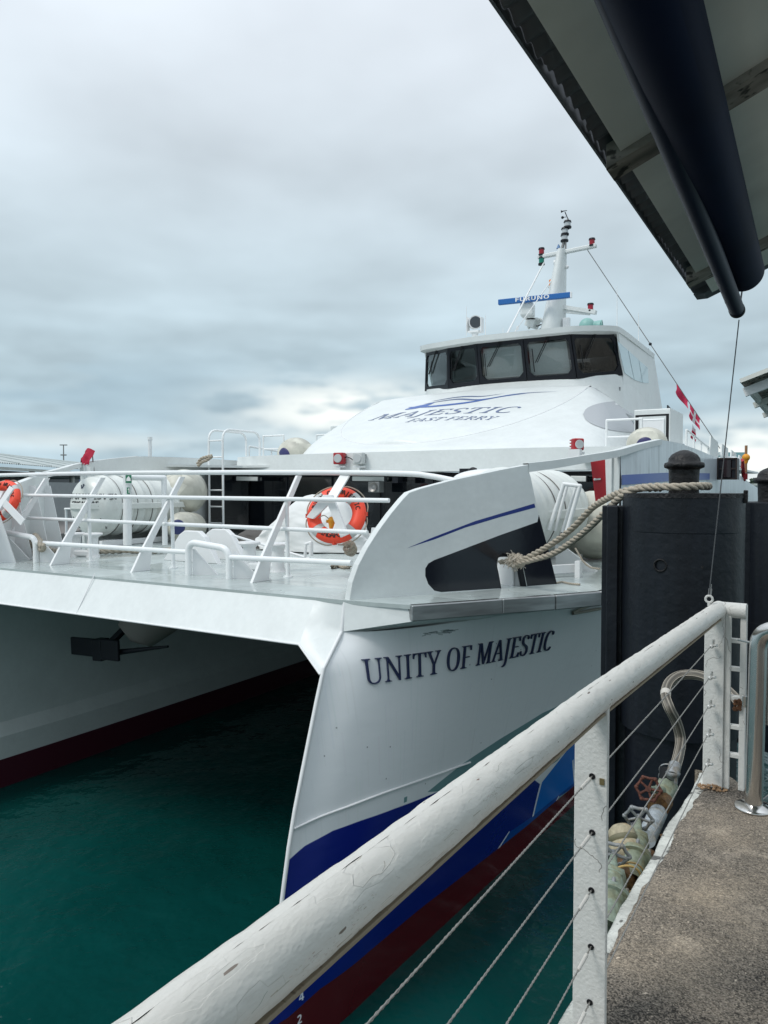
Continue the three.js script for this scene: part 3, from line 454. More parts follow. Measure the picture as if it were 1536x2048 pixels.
// signal halyard and the little flags on it
const hal0 = P(1175, 500, { z: -23.5 }), hal1 = P(1440, 897, { x: -3.0 });
{
  const wire = thing('signal_halyard', 'thin wire running from the mast yard down to the stern side', 'wire', hal0);
  part(wire, 'line', [cyl(hal0, hal1, .014, .014, 6)], mSteel); part(wire, 'clip', [sph(hal0.clone().lerp(hal1, .47), .05)], mBlack);
  const onH = (px) => { let lo = 0, hi = 1; for (let i = 0; i < 40; i++) { const m = (lo + hi) / 2, q = hal0.clone().lerp(hal1, m).project(camera); (q.x * .5 + .5) * 1536 < px ? lo = m : hi = m; } return hal0.clone().lerp(hal1, lo); };
  const fl = (px0, px1, drop, cols, label) => {
    const a = onH(px0), b = onH(px1), g = thing('signal_flag', label, 'flag', a, 'signal flags on the halyard');
    delete g.userData.group;
    const f = (u, v) => a.clone().lerp(b, u).add(V(-.05 * v * drop + .1 * Math.sin(u * 5 + v * 3) * v * .4, -drop * v, .12 * Math.sin(u * 7 + v) * v));
    cols.forEach(([n, col, u0, u1, v0, v1]) => part(g, n, [grid(8, 8, (u, v) => f(lerp(u0, u1, u), lerp(v0, v1, v)))], S({ color: col, roughness: .8, side: THREE.DoubleSide })));
  };
  const R = lin(.55, .03, .09), W = lin(.72, .72, .74), Bk = lin(.015, .015, .02);
  fl(1353, 1376, .28, [['red_cloth', R, 0, 1, 0, 1]], 'plain red flag, uppermost on the halyard');
  fl(1380, 1400, .38, [['red_cloth', R, 0, .4, 0, .5], ['white_cloth', W, .4, .6, 0, 1], ['red_cloth', R, .6, 1, 0, .45], ['white_cloth', W, 0, .4, .5, .62], ['white_cloth', W, .6, 1, .45, .6], ['red_cloth', R, .6, 1, .6, 1], ['red_cloth', R, 0, .4, .62, 1]], 'red flag with a white cross below the plain red one');
  fl(1386, 1394, .9, [['white_cloth', W, 0, 1, .55, .7], ['red_cloth', R, 0, 1, .7, 1]], 'narrow red pennant hanging lowest on the halyard');
}
// ---------------------------------------------------------------- side decks: deckhouse, guard rails, fenders
for (const m of [(p) => p, mir]) {
  const dh = fp('deckhouse', [prism([[-3.75, 5.05], [-2.98, 5.05], [-2.98, 6.28], [-3.75, 6.28]], 1.6, (u, v, w) => m(V(u, v, -18.7 + w)), [], .02)], mShip);
  sub(dh, 'door', [prism([[-3.6, 5.12], [-3.1, 5.12], [-3.1, 6.05], [-3.6, 6.05]], .02, (u, v, w) => m(V(u, v, -17.08 + w)), [], .006)], mWhite); sub(dh, 'door_seal', [prism([[-3.72, 5.1], [-3.01, 5.1], [-3.01, 6.16], [-3.72, 6.16]], .004, (u, v, w) => m(V(u, v, -17.079 + w)), [[[-3.65, 5.1], [-3.07, 5.1], [-3.07, 6.12], [-3.65, 6.12]].reverse()])], mRubber);
  const g1 = (x0, x1, z, y0, y1) => pipe([V(x0, y0, z), V(x0, y1, z), V(x1, y1, z), V(x1, y0 + .1, z)].map(m), .022, 8);
  fp('guard_rail', [...g1(-3.62, -2.98, -14.2, 5.05, 5.82), ...pipe([V(-3.62, 5.5, -14.2), V(-2.98, 5.5, -14.2)].map(m), .018, 8)], mPipeW);
  fp('guard_rail', [...g1(-3.45, -3.0, -16.4, 5.05, 5.98), ...pipe([V(-3.45, 5.62, -16.4), V(-3.0, 5.62, -16.4)].map(m), .018, 8)], mPipeW);
  // slanting side rail along the passage aft
  const sr = [[1373, 860], [1388, 872], [1402, 884], [1416, 894], [1430, 903], [1444, 912]].map((q) => P(q[0], q[1], { x: -2.25 })); const fence = fp('side_rail', pipe(sr.map(m), .025, 8), mPipeW);
  sr.forEach((p) => sub(fence, 'stanchion', [cyl(m(V(p.x, 5.02, p.z)), m(p), .02, .02, 8)], mPipeW));
  for (let i = 0; i < 4; i++) sub(fence, 'weather_board', [prism([[-17.2 - i * 2, 5.05], [-18.8 - i * 2, 5.05], [-18.6 - i * 2, 5.6 - i * .06], [-17.4 - i * 2, 5.66 - i * .06]], .03, (u, v, w) => m(V(-2.2 - w, v, u)))], mShip);
}
fp('door_opening', prism([[-19, 5.1], [-19.7, 5.1], [-19.4, 6.5], [-19, 6.55]], .03, (u, v, w) => V(-3.4 + w, v, u)), mBlack);
{
  // sidelight box on its bracket
  const c = P(1457, 938, { x: -1.72 }), B = fp('sidelight_box', [box(c.x, c.y, c.z, .34, .42, .5)], mBlack);
  const fz = c.z + .25; sub(B, 'frame', [box(c.x, c.y + .2, fz, .36, .03, .05), box(c.x, c.y - .2, fz, .36, .03, .05), box(c.x - .17, c.y, fz, .03, .4, .05), box(c.x + .17, c.y, fz, .03, .4, .05), box(c.x, c.y, fz, .33, .025, .05)], S({ color: lin(.03, .018, .015), roughness: .4 }));
  sub(B, 'lamp', [cyl(V(c.x, c.y - .17, fz - .02), V(c.x, c.y + .17, fz - .02), .09, .09, 16)], S({ color: lin(.02, .01, .012), roughness: .1 }));
  fp('sidelight_bracket', [poly([V(c.x - .17, c.y + .21, c.z), V(c.x - .17, c.y - .21, c.z), V(-1.97, c.y - .35, c.z + 2.6), V(-1.97, c.y + .1, c.z + 2.6)])], S({ color: lin(.55, .58, .62), roughness: .4 }));
  fp('stern_fitting', [box(P(1455, 925, { x: -2.2 }).x, P(1455, 925, { x: -2.2 }).y, P(1458, 925, { x: -2.2 }).z, .5, .3, .8, 0, .1)], mWhite);
  const y = P(1492, 915, { x: -1.9 }); const ys = fp('stern_lamp', [cyl(y.clone().add(V(0, -.4, 0)), y.clone().add(V(0, .32, 0)), .035)], S({ color: lin(.3, .16, .08), roughness: .6 })); sub(ys, 'yellow_shade', [sph(y, .1, 16, 12), cyl(y.clone().add(V(0, -.16, 0)), y, .04, .085, 16)], mYellow);
  fp('stern_post', [cyl(P(1488, 960, { x: -1.95 }), P(1484, 920, { x: -1.95 }), .05), box(P(1491, 953, { x: -1.9 }).x, P(1491, 953, { x: -1.9 }).y, P(1491, 953, { x: -1.9 }).z, .1, .16, .1)], mRed);
  fp('side_trunking', [bar(V(-1.87, 4.22, -16.5), V(-1.87, 4.1, -26), .04, .05), bar(V(-1.87, 4.05, -16.5), V(-1.87, 3.95, -26), .04, .03)], mSteel);
  fp('mooring_slot', [bar(V(-1.9, 4.42, -12.2), V(-1.9, 4.4, -14.4), .06, .05, V(0, 1, 0), .02), bar(V(-1.9, 4.34, -12.2), V(-1.9, 4.3, -14.6), .04, .04)], mWhite);
}
function ballFender(c, r, label, flipDir) {
  const t = thing('ball_fender', label, 'fender', c);
  part(t, 'float', [new THREE.SphereGeometry(r, 32, 24).scale(1.15, 1, 1).translate(c.x, c.y, c.z)], mFender);
  const d = V(flipDir, -.15, 1).normalize(); part(t, 'navy_end', [lathe([[0, r * 1.035], [r * .25, r * 1.0], [r * .45, r * .93], [r * .5, r * .88]].map((q) => q), 24, c, d)], S({ color: lin(.03, .03, .12), roughness: .4 })); return t;
}
ballFender(V(-2.72, 5.3, -13.4), .3, 'white ball fender with a navy end below the deckhouse door', .1);
ballFender(P(592, 903, { z: -14.4 }).setY(5.35), .42, 'white ball fender with a navy end on the far left roof edge', -.2);

// ---------------------------------------------------------------- front guard rail with slanted struts
{
  const rail = fp('front_rail', [tube(curve([P(-60, 952, { z: -7.45 }), P(160, 947, { z: -7.45 }), P(395, 945, { z: -7.45 }), P(620, 945, { z: -7.45 }), P(800, 947, { z: -7.42 }), P(860, 952, { z: -7.36 }), P(930, 966, { z: -7.25 })]), .032, 90, 12)], mPipeW);
  sub(rail, 'rail_leg', [cyl(P(889, 962, { z: -7.28 }), P(889, 962, { z: -7.28 }).setY(4.4), .022)], mPipeW);
  const line = (a, b, z) => sub(rail, 'cross_rail', [cyl(P(...a, { z }), P(...b, { z }), .026, .026, 12)], mPipeW);
  line([-60, 989], [778, 1001], -7.12); line([-60, 1031], [735, 1065], -7.1);
  for (const x of [-5.68, -7.66, -9.4, -11.2]) { const s = sub(rail, 'stanchion', [cyl(V(x, DK, -7.16), V(x, 4.4, -7.14), .026, .026, 12), cyl(V(x, DK, -7.16), V(x, DK + .012, -7.16), .06, .06, 12)], mPipeW); }
  for (const x of [-5.68, -7.72, -9.4, -10.75]) sub(rail, 'strut', [prism([[-6.5, DK], [-6.8, DK], [-6.86, 3.83], [-7.45, 4.7], [-7.36, 4.7], [-6.68, 3.74]], .03, (u, v, w) => V(x - w, v, u), [], .004)], mWhite);
  // strut and forked holder of the right lifebuoy
  const s1 = P(691, 950, { z: -7.45 }), s2 = P(655, 1010, { z: -7.2 }), f1 = P(612, 1056, { z: -7.15 }), f2 = P(702, 1080, { z: -7.15 });
  const fork = sub(rail, 'forked_holder', [bar(s1, s2, .13, .02, V(0, .3, 1)), prism([[-.05, .02], [.08, .02], [.3, -.44], [.2, -.48], [.02, -.1], [-.2, -.27], [-.3, -.25]], .03, (u, v, w) => V(s2.x + u, s2.y + v + .1, s2.z + w - .01), [], .003)], mWhite);
  const t1 = P(24, 975, { z: -6.5 }), t2 = P(-6, 1020, { z: -6.35 }); sub(rail, 'forked_holder', [bar(t1, t2, .12, .02, V(0, .3, 1)), bar(P(8, 1005, { z: -6.4 }), P(46, 1045, { z: -6.4 }), .1, .02, V(0, .3, 1))], mWhite);
  // low rail with hoops at the deck edge
  const zl = -6.66, hoop = (x0, x1) => { const c = bend([V(x0, DK, zl), V(x0, DK + .42, zl), V(x1, DK + .36, zl), V(x1, DK, zl)], .14); const h = fp('hoop', [tube(c, .042, 60, 12)], mPipeW); for (const x of [x0, x1]) sub(h, 'gusset', [prism([[0, 0], [.36, 0], [.02, .33], [0, .33]], .02, (u, v, w) => V(x + .04 + u * .62, DK + v, zl - .05 - u * .55 + w))], mWhite); return h; };
  hoop(-6.86, -6.18); hoop(-10.75, -9.97);
  const low = fp('low_rail', [cyl(V(-6.16, 3.71, zl), P(703, 1126, { z: zl }), .032, .032, 12), cyl(V(-9.95, 3.74, zl), V(-6.88, 3.74, zl), .032, .032, 12), cyl(V(-12, 3.74, zl), V(-10.77, 3.74, zl), .032, .032, 12)], mPipeW);
}
// ---------------------------------------------------------------- lifebuoys
const tBuoy = canvas(2048, 256, (c, w, h) => {
  c.fillStyle = '#f04a2e'; c.fillRect(0, 0, w, h);
  for (let i = 0; i < 500; i++) { c.fillStyle = `rgba(${rnd() < .5 ? '120,20,10' : '255,150,120'},.08)`; c.fillRect(rnd() * w, rnd() * h, 2 + rnd() * 12, 1 + rnd() * 3); }
  for (let k = 0; k < 4; k++) { c.fillStyle = '#b9bdbb'; c.fillRect(w * (k / 4 + .125) - 45, 0, 90, h); c.fillStyle = 'rgba(90,90,90,.5)'; c.fillRect(w * (k / 4 + .125) - 45, 0, 3, h); c.fillRect(w * (k / 4 + .125) + 42, 0, 3, h); }
  c.fillStyle = '#241513'; c.textAlign = 'center'; c.textBaseline = 'middle';
});
function lifebuoy(c, R, tilt, turn, label) {
  const t = thing('lifebuoy', label, 'lifebuoy', c), r = R * .235, a0 = new THREE.Matrix4().makeRotationFromEuler(new THREE.Euler(tilt, turn, 0, 'YXZ'));
  const ring = new THREE.TorusGeometry(R - r, r, 20, 72); ring.scale(1, 1, .8).applyMatrix4(a0).translate(c.x, c.y, c.z);
  const uv = ring.attributes.uv; part(t, 'ring', [ring], S({ map: tBuoy, roughness: .5 }), { uv: true });
  const put = (ang, rad, z) => V(Math.cos(ang) * rad, Math.sin(ang) * rad, z).applyMatrix4(a0).add(c);
  const arc = (str, mid, span, inv, size) => { const g = []; const n = str.length; [...str].forEach((ch, i) => { if (ch === ' ') return; const a = mid + (inv ? 1 : -1) * span * ((i + .5) / n - .5); g.push(text(ch, size, .004, (x, y, z, w) => { const yy = y - size / 2, xx = x - w / 2, rr = (R - r) + (inv ? -yy : yy), an = a + (inv ? 1 : -1) * xx / rr; const dz = r * .8 * Math.sqrt(Math.max(0, 1 - (yy / r) ** 2)); return put(an, rr, dz + .002 + z); }, fontB, 2)); }); return g; };
  part(t, 'lettering', [...arc('UNITY OF MAJESTIC', 1.62, 2.9, false, R * .16), ...arc('SINGAPORE', -1.6, 1.3, true, R * .18)], S({ color: lin(.03, .008, .006), roughness: .7 }));
  for (const k of [0, 1, 2, 3]) { const a = k * Math.PI / 2 + .04; const q = [0, 1, 2, 3, 4, 5, 6, 7, 8].map((i) => put(a + lerp(.1, Math.PI / 2 - .1, i / 8), (R + .01) - (.02 + (k === 3 ? .02 : .0)) * 0 + (i > 0 && i < 8 ? .012 + .012 * Math.sin(i * .4) : 0), -.02)); part(t, 'grab_line', [tube(q, .008, 30, 6)], mRope); part(t, 'line_clamp', [box(...put(a, R - .01, 0).toArray(), .03, .05, .06)], mOrange); }
  return t;
}
lifebuoy(P(673, 1030, { z: -7.42 }), .37, -.42, .35, 'orange lifebuoy on the forked bracket right of centre of the front rail');
lifebuoy(P(2, 1003, { z: -6.55 }), .34, -.42, .2, 'orange lifebuoy cut by the left edge of the view');
{ const p = P(662, 1048, { z: -7.3 }), t = thing('buoy_light', 'small yellow light hanging inside the right lifebuoy', 'light', p); part(t, 'float', [cyl(p.clone().add(V(0, -.06, 0)), p.clone().add(V(.01, .03, 0)), .02, .045, 12), sph(p.clone().add(V(.01, .045, 0)), .045)], mYellow); part(t, 'handle', [cyl(p.clone().add(V(-.06, .03, 0)), p.clone().add(V(.06, .04, 0)), .02)], mYellow); part(t, 'lanyard', [tube([p.clone().add(V(0, .04, 0)), p.clone().add(V(-.12, .1, 0)), p.clone().add(V(-.26, -.02, .03))], .006, 20, 5)], mRope); }

// ---------------------------------------------------------------- liferafts in their cradles
function raft(c, L, R, label, mark) {
  const t = thing('liferaft_canister', label, 'liferaft', c.clone().setY(DK));
  const prof = (yUp) => grid(48, 140, (u, v) => { // drum along z with ribs and domed ends, flange at mid height
    const z = lerp(L / 2, -L / 2, v), e = Math.min(v, 1 - v) * L, end = Math.sqrt(clamp(1 - Math.pow(1 - clamp(e / (R * .55)), 2.4))), rib = .034 * Math.pow(Math.abs(Math.sin(v * Math.PI * 9)), 7) * sm(.12, .22, Math.min(v, 1 - v) * 2);
    const a = (yUp ? 0 : Math.PI) + u * Math.PI, rr = R * end + rib; return V(c.x + Math.cos(a) * rr, c.y + Math.sin(a) * rr * (yUp ? 1 : .98), c.z + z); });
  part(t, 'upper_shell', [prof(true)], mRaft); part(t, 'lower_shell', [prof(false)], mRaft);
  const fl = []; { const n = 60, o = Array.from({ length: n }, (_, i) => { const a = i / n * 2 * Math.PI, s = Math.sin(a), k = Math.cos(a); return [Math.sign(k) * Math.pow(Math.abs(k), .7) * (R + .075), Math.sign(s) * Math.pow(Math.abs(s), .55) * (L / 2 + .04)]; }); fl.push(prism(o, .09, (u, v, w) => V(c.x + u, c.y - .045 + w, c.z + v), [], .012)); }
  part(t, 'flange', fl, mRaft);
  for (let i = 0; i < 5; i++) { const z = c.z + L / 2 - .5 - i * (L - .8) / 5; part(t, 'strap', [new THREE.TorusGeometry(R + .006, .008, 6, 48).translate(c.x, c.y, z)], S({ color: lin(.16, .15, .14), roughness: .8 })); }
  part(t, 'cradle', [box(c.x, DK + .05, c.z + L * .25, R * 1.7, .1, .08), box(c.x, DK + .05, c.z - L * .25, R * 1.7, .1, .08), bar(V(c.x - R * .8, DK + .1, c.z + L * .25), V(c.x - R * .75, c.y - .2, c.z + L * .25), .06, .06), bar(V(c.x + R * .8, DK + .1, c.z + L * .25), V(c.x + R * .75, c.y - .2, c.z + L * .25), .06, .06), box(c.x + R * .7, DK + .06, c.z, .08, .1, L * .9), box(c.x - R * .7, DK + .06, c.z, .08, .1, L * .9)], mWhite);
  if (mark) {
    const on = (x, y, out = .004) => { const q = Math.min(.999, Math.hypot(x, y) / R), e = R * .55 * (1 - Math.pow(1 - q * q, 1 / 2.4)); return V(c.x + x, c.y + y, c.z + L / 2 - e + out); };
    part(t, 'lettering', [text('UNITY OF MAJESTIC', .105, .003, (x, y, z, w) => on((x - w / 2) * .98, y + .13, .004 + z), fontB, 2), text('SINGAPORE', .1, .003, (x, y, z, w) => on((x - w / 2) * .9 + .06, y - .01 + .005, .004 + z + .0), fontB, 2).translate(0, .0, .0)], S({ color: lin(.03, .03, .035), roughness: .6 }));
    part(t, 'maker_emblem', [text('v', .15, .003, (x, y, z, w) => on(x - w / 2 - .02, y * .6 + .33, .005 + z), fontB, 2), box(...on(0, .4, .006).toArray(), .03, .03, .006)], S({ color: lin(.04, .05, .09), roughness: .6 }));
    part(t, 'warning_sticker', [prism([[-.3, -.28], [.42, -.3], [.4, -.5], [-.18, -.5]], .003, (u, v, w) => on(u, v + .08, .006 + w))], S({ color: lin(.012, .013, .02), roughness: .4 }));
  }
  return t;
}
raft(V(-11.95, 4.2, -10.2), 2.6, .56, 'white liferaft canister with black lettering at the left end of the foredeck', true);
raft(V(-3.6, 4.2, -9.85), 2.7, .58, 'white ribbed liferaft canister behind the right bulwark', false);
{ // frames round the rafts
  const f = fp('raft_frame', [...pipe([P(1098, 1060, { z: -8.95 }), P(1128, 968, { z: -8.95 }), P(1160, 972, { z: -8.95 }), P(1132, 1068, { z: -8.95 })], .026, 10), ...pipe([P(1110, 1062, { z: -9.1 }), P(1134, 972, { z: -9.1 })], .02, 8), ...pipe([P(1124, 1064, { z: -9.1 }), P(1152, 974, { z: -9.1 })], .02, 8)], mPipeW);
  const c = P(1110, 1140, { y: DK + .12 }); for (const gg of [bar(P(1070, 1141, { y: DK + .1 }), P(1150, 1136, { y: DK + .1 }), .08, .1), prism([[0, 0], [.55, .0], [.1, .32], [-.02, .34]], .05, (u, v, w) => { const q = P(1105, 1143, { y: DK }); return V(q.x + u * .9, DK + v, q.z - .2 - u * .3 + w); }), box(...P(1157, 1138, { y: DK + .1 }).toArray(), .06, .2, .12)]) fp('cradle_arm', gg, mWhite);
  const a = V(-10.95, 3.45, -8.9); fp('raft_frame', [...pipe([P(255, 1090, { z: -8.9 }), P(255, 950, { z: -8.9 })], .075, 12), ...pipe([P(262, 955, { z: -8.9 }), P(328, 956, { z: -9.4 }), P(330, 1090, { z: -9.4 })], .05, 12)], mPipeW);
  const sg = fp('raft_sign', [bar(P(257, 949, { z: -8.81 }), P(257, 966, { z: -8.81 }), .14, .012, V(0, 0, 1))], S({ color: lin(.01, .16, .08), roughness: .5 }));
  sub(sg, 'raft_symbol', [poly([P(252.5, 962, { z: -8.8 }), P(261.5, 962, { z: -8.8 }), P(261, 957, { z: -8.8 }), P(257, 952, { z: -8.8 }), P(253, 957, { z: -8.8 })])], mWhite);
  const s2 = fp('raft_number', [bar(P(257, 975, { z: -8.81 }), P(257, 988, { z: -8.81 }), .07, .012, V(0, 0, 1))], S({ color: lin(.01, .16, .08), roughness: .5 }));
  sub(s2, 'number_one', [text('1', .085, .002, (x, y, z) => P(255.3, 986, { z: -8.8 }).add(V(x, y, z)), fontB, 2)], mWhite);
}
// long white fenders by the saloon front
function longFender(a, b, r, label, navy) {
  const t = thing('inflatable_fender', label, 'fender', a.clone().lerp(b, .5)); const d = b.clone().sub(a), L = d.length();
  part(t, 'float', [lathe([[0, -L / 2 - r * .55], [r * .5, -L / 2 - r * .45], [r * .85, -L / 2 - r * .15], [r, -L / 2 + r * .4], [r, L / 2 - r * .4], [r * .85, L / 2 + r * .15], [r * .5, L / 2 + r * .45], [0, L / 2 + r * .55]], 32, a.clone().lerp(b, .5), d)], mFender);
  if (navy) part(t, 'navy_end', [lathe([[0, -L / 2 - r * .58], [r * .45, -L / 2 - r * .5], [r * .52, -L / 2 - r * .42]], 24, a.clone().lerp(b, .5), d)], S({ color: lin(.02, .03, .12), roughness: .4 })); return t;
}
longFender(P(360, 1054, { z: -10.4 }), P(388, 1054, { z: -11.2 }), .3, 'lower white inflatable fender right of the left liferaft', true);
longFender(P(362, 985, { z: -11 }).setY(4.42), P(372, 985, { z: -11.6 }).setY(4.48), .48, 'upper white inflatable fender right of the left liferaft', false);
longFender(P(1150, 1068, { z: -11.2 }).setY(3.98), P(1230, 1064, { z: -11.4 }).setY(3.98), .52, 'large cream inflatable fender behind the right mooring rope', false);
// ---------------------------------------------------------------- deck fittings
{
  const bitt = (c, l) => { const g = fp('bollard', [lathe([[.11, 0], [.085, .05], [.085, .3], [.13, .34], [.15, .345], [.15, .375], [0, .38]], 20, c)], mWhite); return g; };
  const bp = (a, b) => { bitt(a); bitt(b); fp('bollard_base', [bar(a.clone().add(V(0, .05, 0)), b.clone().add(V(0, .05, 0)), .16, .1, V(0, 1, 0), .03)], mWhite); };
  bp(P(499, 1139, { y: DK }), P(556, 1143, { y: DK })); bp(P(150, 1112, { y: DK }), P(186, 1113, { y: DK })); bitt(P(72, 1100, { y: DK }));
  for (const [px, py] of [[385, 1124], [440, 1118]]) { const q = P(px, py, { y: DK }); fp('fairlead_plate', [prism([[-.6, 0], [.5, 0], [.24, .38], [.12, .46], [-.16, .46], [-.26, .4]], .08, (u, v, w) => V(q.x + u, DK + v, q.z - w), [], .012), ], mWhite); }
  fp('deck_lamp_bracket', [...pipe([P(610, 1112, { z: -7.9 }), P(612, 1088, { z: -7.9 }), P(624, 1084, { z: -7.9 })], .02, 8), cyl(P(622, 1112, { z: -7.9 }), P(622, 1084, { z: -7.9 }), .03)], mPipeW);
  // ladder to the roof
  const a = V(-12.0, DK, -12.3), w = .42; const LD = [];
  for (const x of [a.x, a.x + w]) LD.push(tube(bend([V(x, DK, a.z), V(x, 5.85, a.z), V(x, 5.85, a.z - 1.25), V(x, 5.3, a.z - 1.25)], .25), .026, 80, 10));
  const ld = fp('ladder', LD, mPipeW); for (let i = 0; i < 6; i++) sub(ld, 'rung', [cyl(V(a.x, DK + .3 + i * .37, a.z), V(a.x + w, DK + .3 + i * .37, a.z), .018, .018, 8)], mPipeW);
  // vent pipe
  const vp = P(300, 940, { z: -11.6 }); fp('vent_pipe', [cyl(vp, P(300, 880, { z: -11.6 }), .042), cyl(P(300, 880, { z: -11.6 }), P(300, 874, { z: -11.6 }), .055), prism([[-.14, 0], [.14, 0], [.03, .2], [-.03, .2]], .02, (u, v, w) => V(vp.x + u, vp.y + v, vp.z + w))], mPipeW);
  // lamps and speaker under the front band
  for (const [x0, x1] of [[472, 522], [702, 776], [1140, 1176]]) { const p0 = P(x0, 957, { z: -13.05 }), p1 = P(x1, 958, { z: -13.05 }); const l = fp('tube_lamp', [bar(p0, p1, .1, .1, V(0, 1, 0), .02)], S({ color: lin(.6, .62, .6), roughness: .25 })); for (const [e, f] of [[0, .07], [.93, 1]]) sub(l, 'lamp_end', [bar(p0.clone().lerp(p1, e), p0.clone().lerp(p1, f), .11, .11)], mBlack); }
  const sp = P(752, 974, { z: -12.95 }), spk = fp('loudspeaker', [box(sp.x, sp.y, sp.z, .27, .22, .2, 0, .02)], S({ color: lin(.2, .21, .21), roughness: .5 })); sub(spk, 'speaker_cone', [lathe([[.1, .06], [.03, 0], [0, .03]], 20, V(sp.x, sp.y, sp.z + .08), V(0, 0, 1))], mSteel);
  fp('surveillance_camera', [box(...P(795, 960, { z: -12.95 }).toArray(), .13, .12, .2)], mBlack);
  // floodlights on the band
  const flood = (c, d, housing, label, k = 1) => { const f = fp('floodlight', [box(c.x, c.y, c.z, .22 * k, .24 * k, .16 * k, d, .02), ...[0, 1, 2, 3].map((i) => box(c.x - Math.sin(d) * .1 * k, c.y + (-.09 + i * .06) * k, c.z - Math.cos(d) * .1 * k, .2 * k, .015, .08 * k, d))], housing, { label }); const n = V(Math.sin(d), 0, Math.cos(d)); sub(f, 'lens', [cyl(c.clone().addScaledVector(n, .08 * k), c.clone().addScaledVector(n, .1 * k), .09 * k, .085 * k, 20)], S({ color: lin(.5, .52, .52), roughness: .12 })); sub(f, 'yoke', [box(c.x, c.y - .17 * k, c.z, .26 * k, .03, .06, d), box(c.x, c.y - .2 * k, c.z, .05, .08 * k, .05)], mWhite); return f; };
  flood(P(679, 917, { z: -12.65 }), .15, mRed, 'red floodlight on the front band'); flood(P(718, 917, { z: -12.65 }), .1, S({ color: lin(.55, .57, .56), roughness: .4 }), 'white floodlight beside the red one');
  fp('lamp_cable', [tube([P(686, 919, { z: -12.7 }), P(692, 914, { z: -12.7 }), P(700, 916, { z: -12.7 }), P(708, 922, { z: -12.7 })], .01, 20, 6)], mRubber);
  flood(P(1155, 889, { z: -9.0 }), .75, mRed, 'red floodlight on the right sweeping rail', .62); fp('floodlight_foot', [box(...P(1150, 907, { z: -8.9 }).toArray(), .14, .1, .1)], mWhite);
  fp('band_clamp', [box(...P(933, 943, { z: -11.5 }).toArray(), .22, .1, .1), tube([P(938, 944, { z: -11.4 }), P(945, 939, { z: -11.4 }), P(952, 941, { z: -11.4 })], .04, 14, 8)], mBlack);
  fp('round_cover', [new THREE.SphereGeometry(.62, 24, 12, 0, Math.PI * 2, 0, Math.PI / 2).scale(1, .25, .6).translate(...P(985, 958, { z: -10.2 }).toArray())], mWhite);
  fp('chafing_bar', [tube([hullHit(1142, 1224), hullHit(1165, 1214), hullHit(1200, 1203)].filter(Boolean).map((p) => p.add(V(.03, 0, .03))), .018, 20, 6), tube([hullHit(1142, 1226), hullHit(1166, 1222), hullHit(1200, 1216)].filter(Boolean).map((p) => p.add(V(.03, 0, .03))), .018, 20, 6)], S({ color: lin(.4, .36, .3), roughness: .6 }));
  fp('anchor_chock', [lathe([[.02, 0], [.32, .1], [.5, .55], [.55, 1.0]], 24, P(262, 1282, { z: -8.1 }), V(.35, .8, -.5))], S({ color: lin(.28, .24, .22), roughness: .6 }));
}
// red tattered cloth on the left sweep rail
{
  const c = P(181, 914, { z: -9.4 }), t = thing('tattered_cloth', 'torn red cloth over a lamp on the far left rail', 'cloth', c);
  part(t, 'cloth', [grid(16, 16, (u, v) => { const a = u * 2.6 - .4, r = .16 + .05 * vnoise(u * 6, v * 6, 0, 5), d = v * (.2 + .12 * hash(Math.round(u * 16), 1)); return V(c.x + (u - .5) * .42, c.y + .1 - d + .07 * Math.sin(u * 3), c.z + Math.sin(a) * r * (.4 + v)); })], S({ color: lin(.36, .012, .04), roughness: .9, side: THREE.DoubleSide, transparent: false }));
  part(t, 'stalk', [cyl(c.clone().add(V(.1, -.28, 0)), c.clone().add(V(.06, .02, 0)), .012)], mSteel);
}
// covered winch under a white tarpaulin
{
  const c = P(563, 1104, { y: DK }), t = thing('tarpaulin', 'crumpled white tarpaulin over a winch behind the right lifebuoy', 'tarpaulin', V(c.x + .2, DK, c.z - .6));
  const hgt = (x) => lerp(.85, 1.0, sm(-.9, .9, x)) * (.82 + .22 * Math.sin(x * 3.2 + 1.4)) + .38 * Math.exp(-Math.pow((x - .78) / .2, 2));
  part(t, 'cover', [grid(96, 60, (u, v) => { const a = u * 2 * Math.PI, x0 = Math.cos(a), z0 = Math.sin(a), f = 1 - Math.pow(v, 5) * .999, top = v; const fold = (.05 + .05 * (1 - v)) * Math.sin(a * 9 + 3 * vnoise(u * 8, v * 3, 8, 3) * 3) * (1 - v) + .13 * (fbm(u * 9, v * 5, 3, 9, 8) - .5); const rx = 1.12 * Math.pow(1 - Math.pow(v, 3.2), .5) * (1 + fold), rz = .62 * Math.pow(1 - Math.pow(v, 3.2), .5) * (1 + fold); const X = x0 * rx; return V(c.x + .2 + X, DK + .02 + v * hgt(X) + .05 * fold, c.z - .6 + z0 * rz); })], S({ color: lin(.68, .69, .68), roughness: .6, side: THREE.DoubleSide }));
  const d = thing('rope_heap', 'dark heap of netting beside the tarpaulin', 'net', P(500, 1100, { y: DK })), dp = P(515, 1095, { y: DK }); part(d, 'net', [grid(24, 14, (u, v) => { const a = u * 2 * Math.PI, r = .42 * Math.sqrt(1 - v * v) * (1 + .4 * (fbm(u * 8, v * 6, 3, 8, 12) - .5)); return V(dp.x - .1 + Math.cos(a) * r * 1.3, DK + v * .36, dp.z - .2 + Math.sin(a) * r); })], S({ color: lin(.09, .085, .08), roughness: .9, bumpMap: tPlate, bumpScale: .03 }));
  part(d, 'rod', [cyl(P(470, 1072, { z: -8.2 }), P(620, 1118, { z: -7.9 }), .018)], mWhite);
}
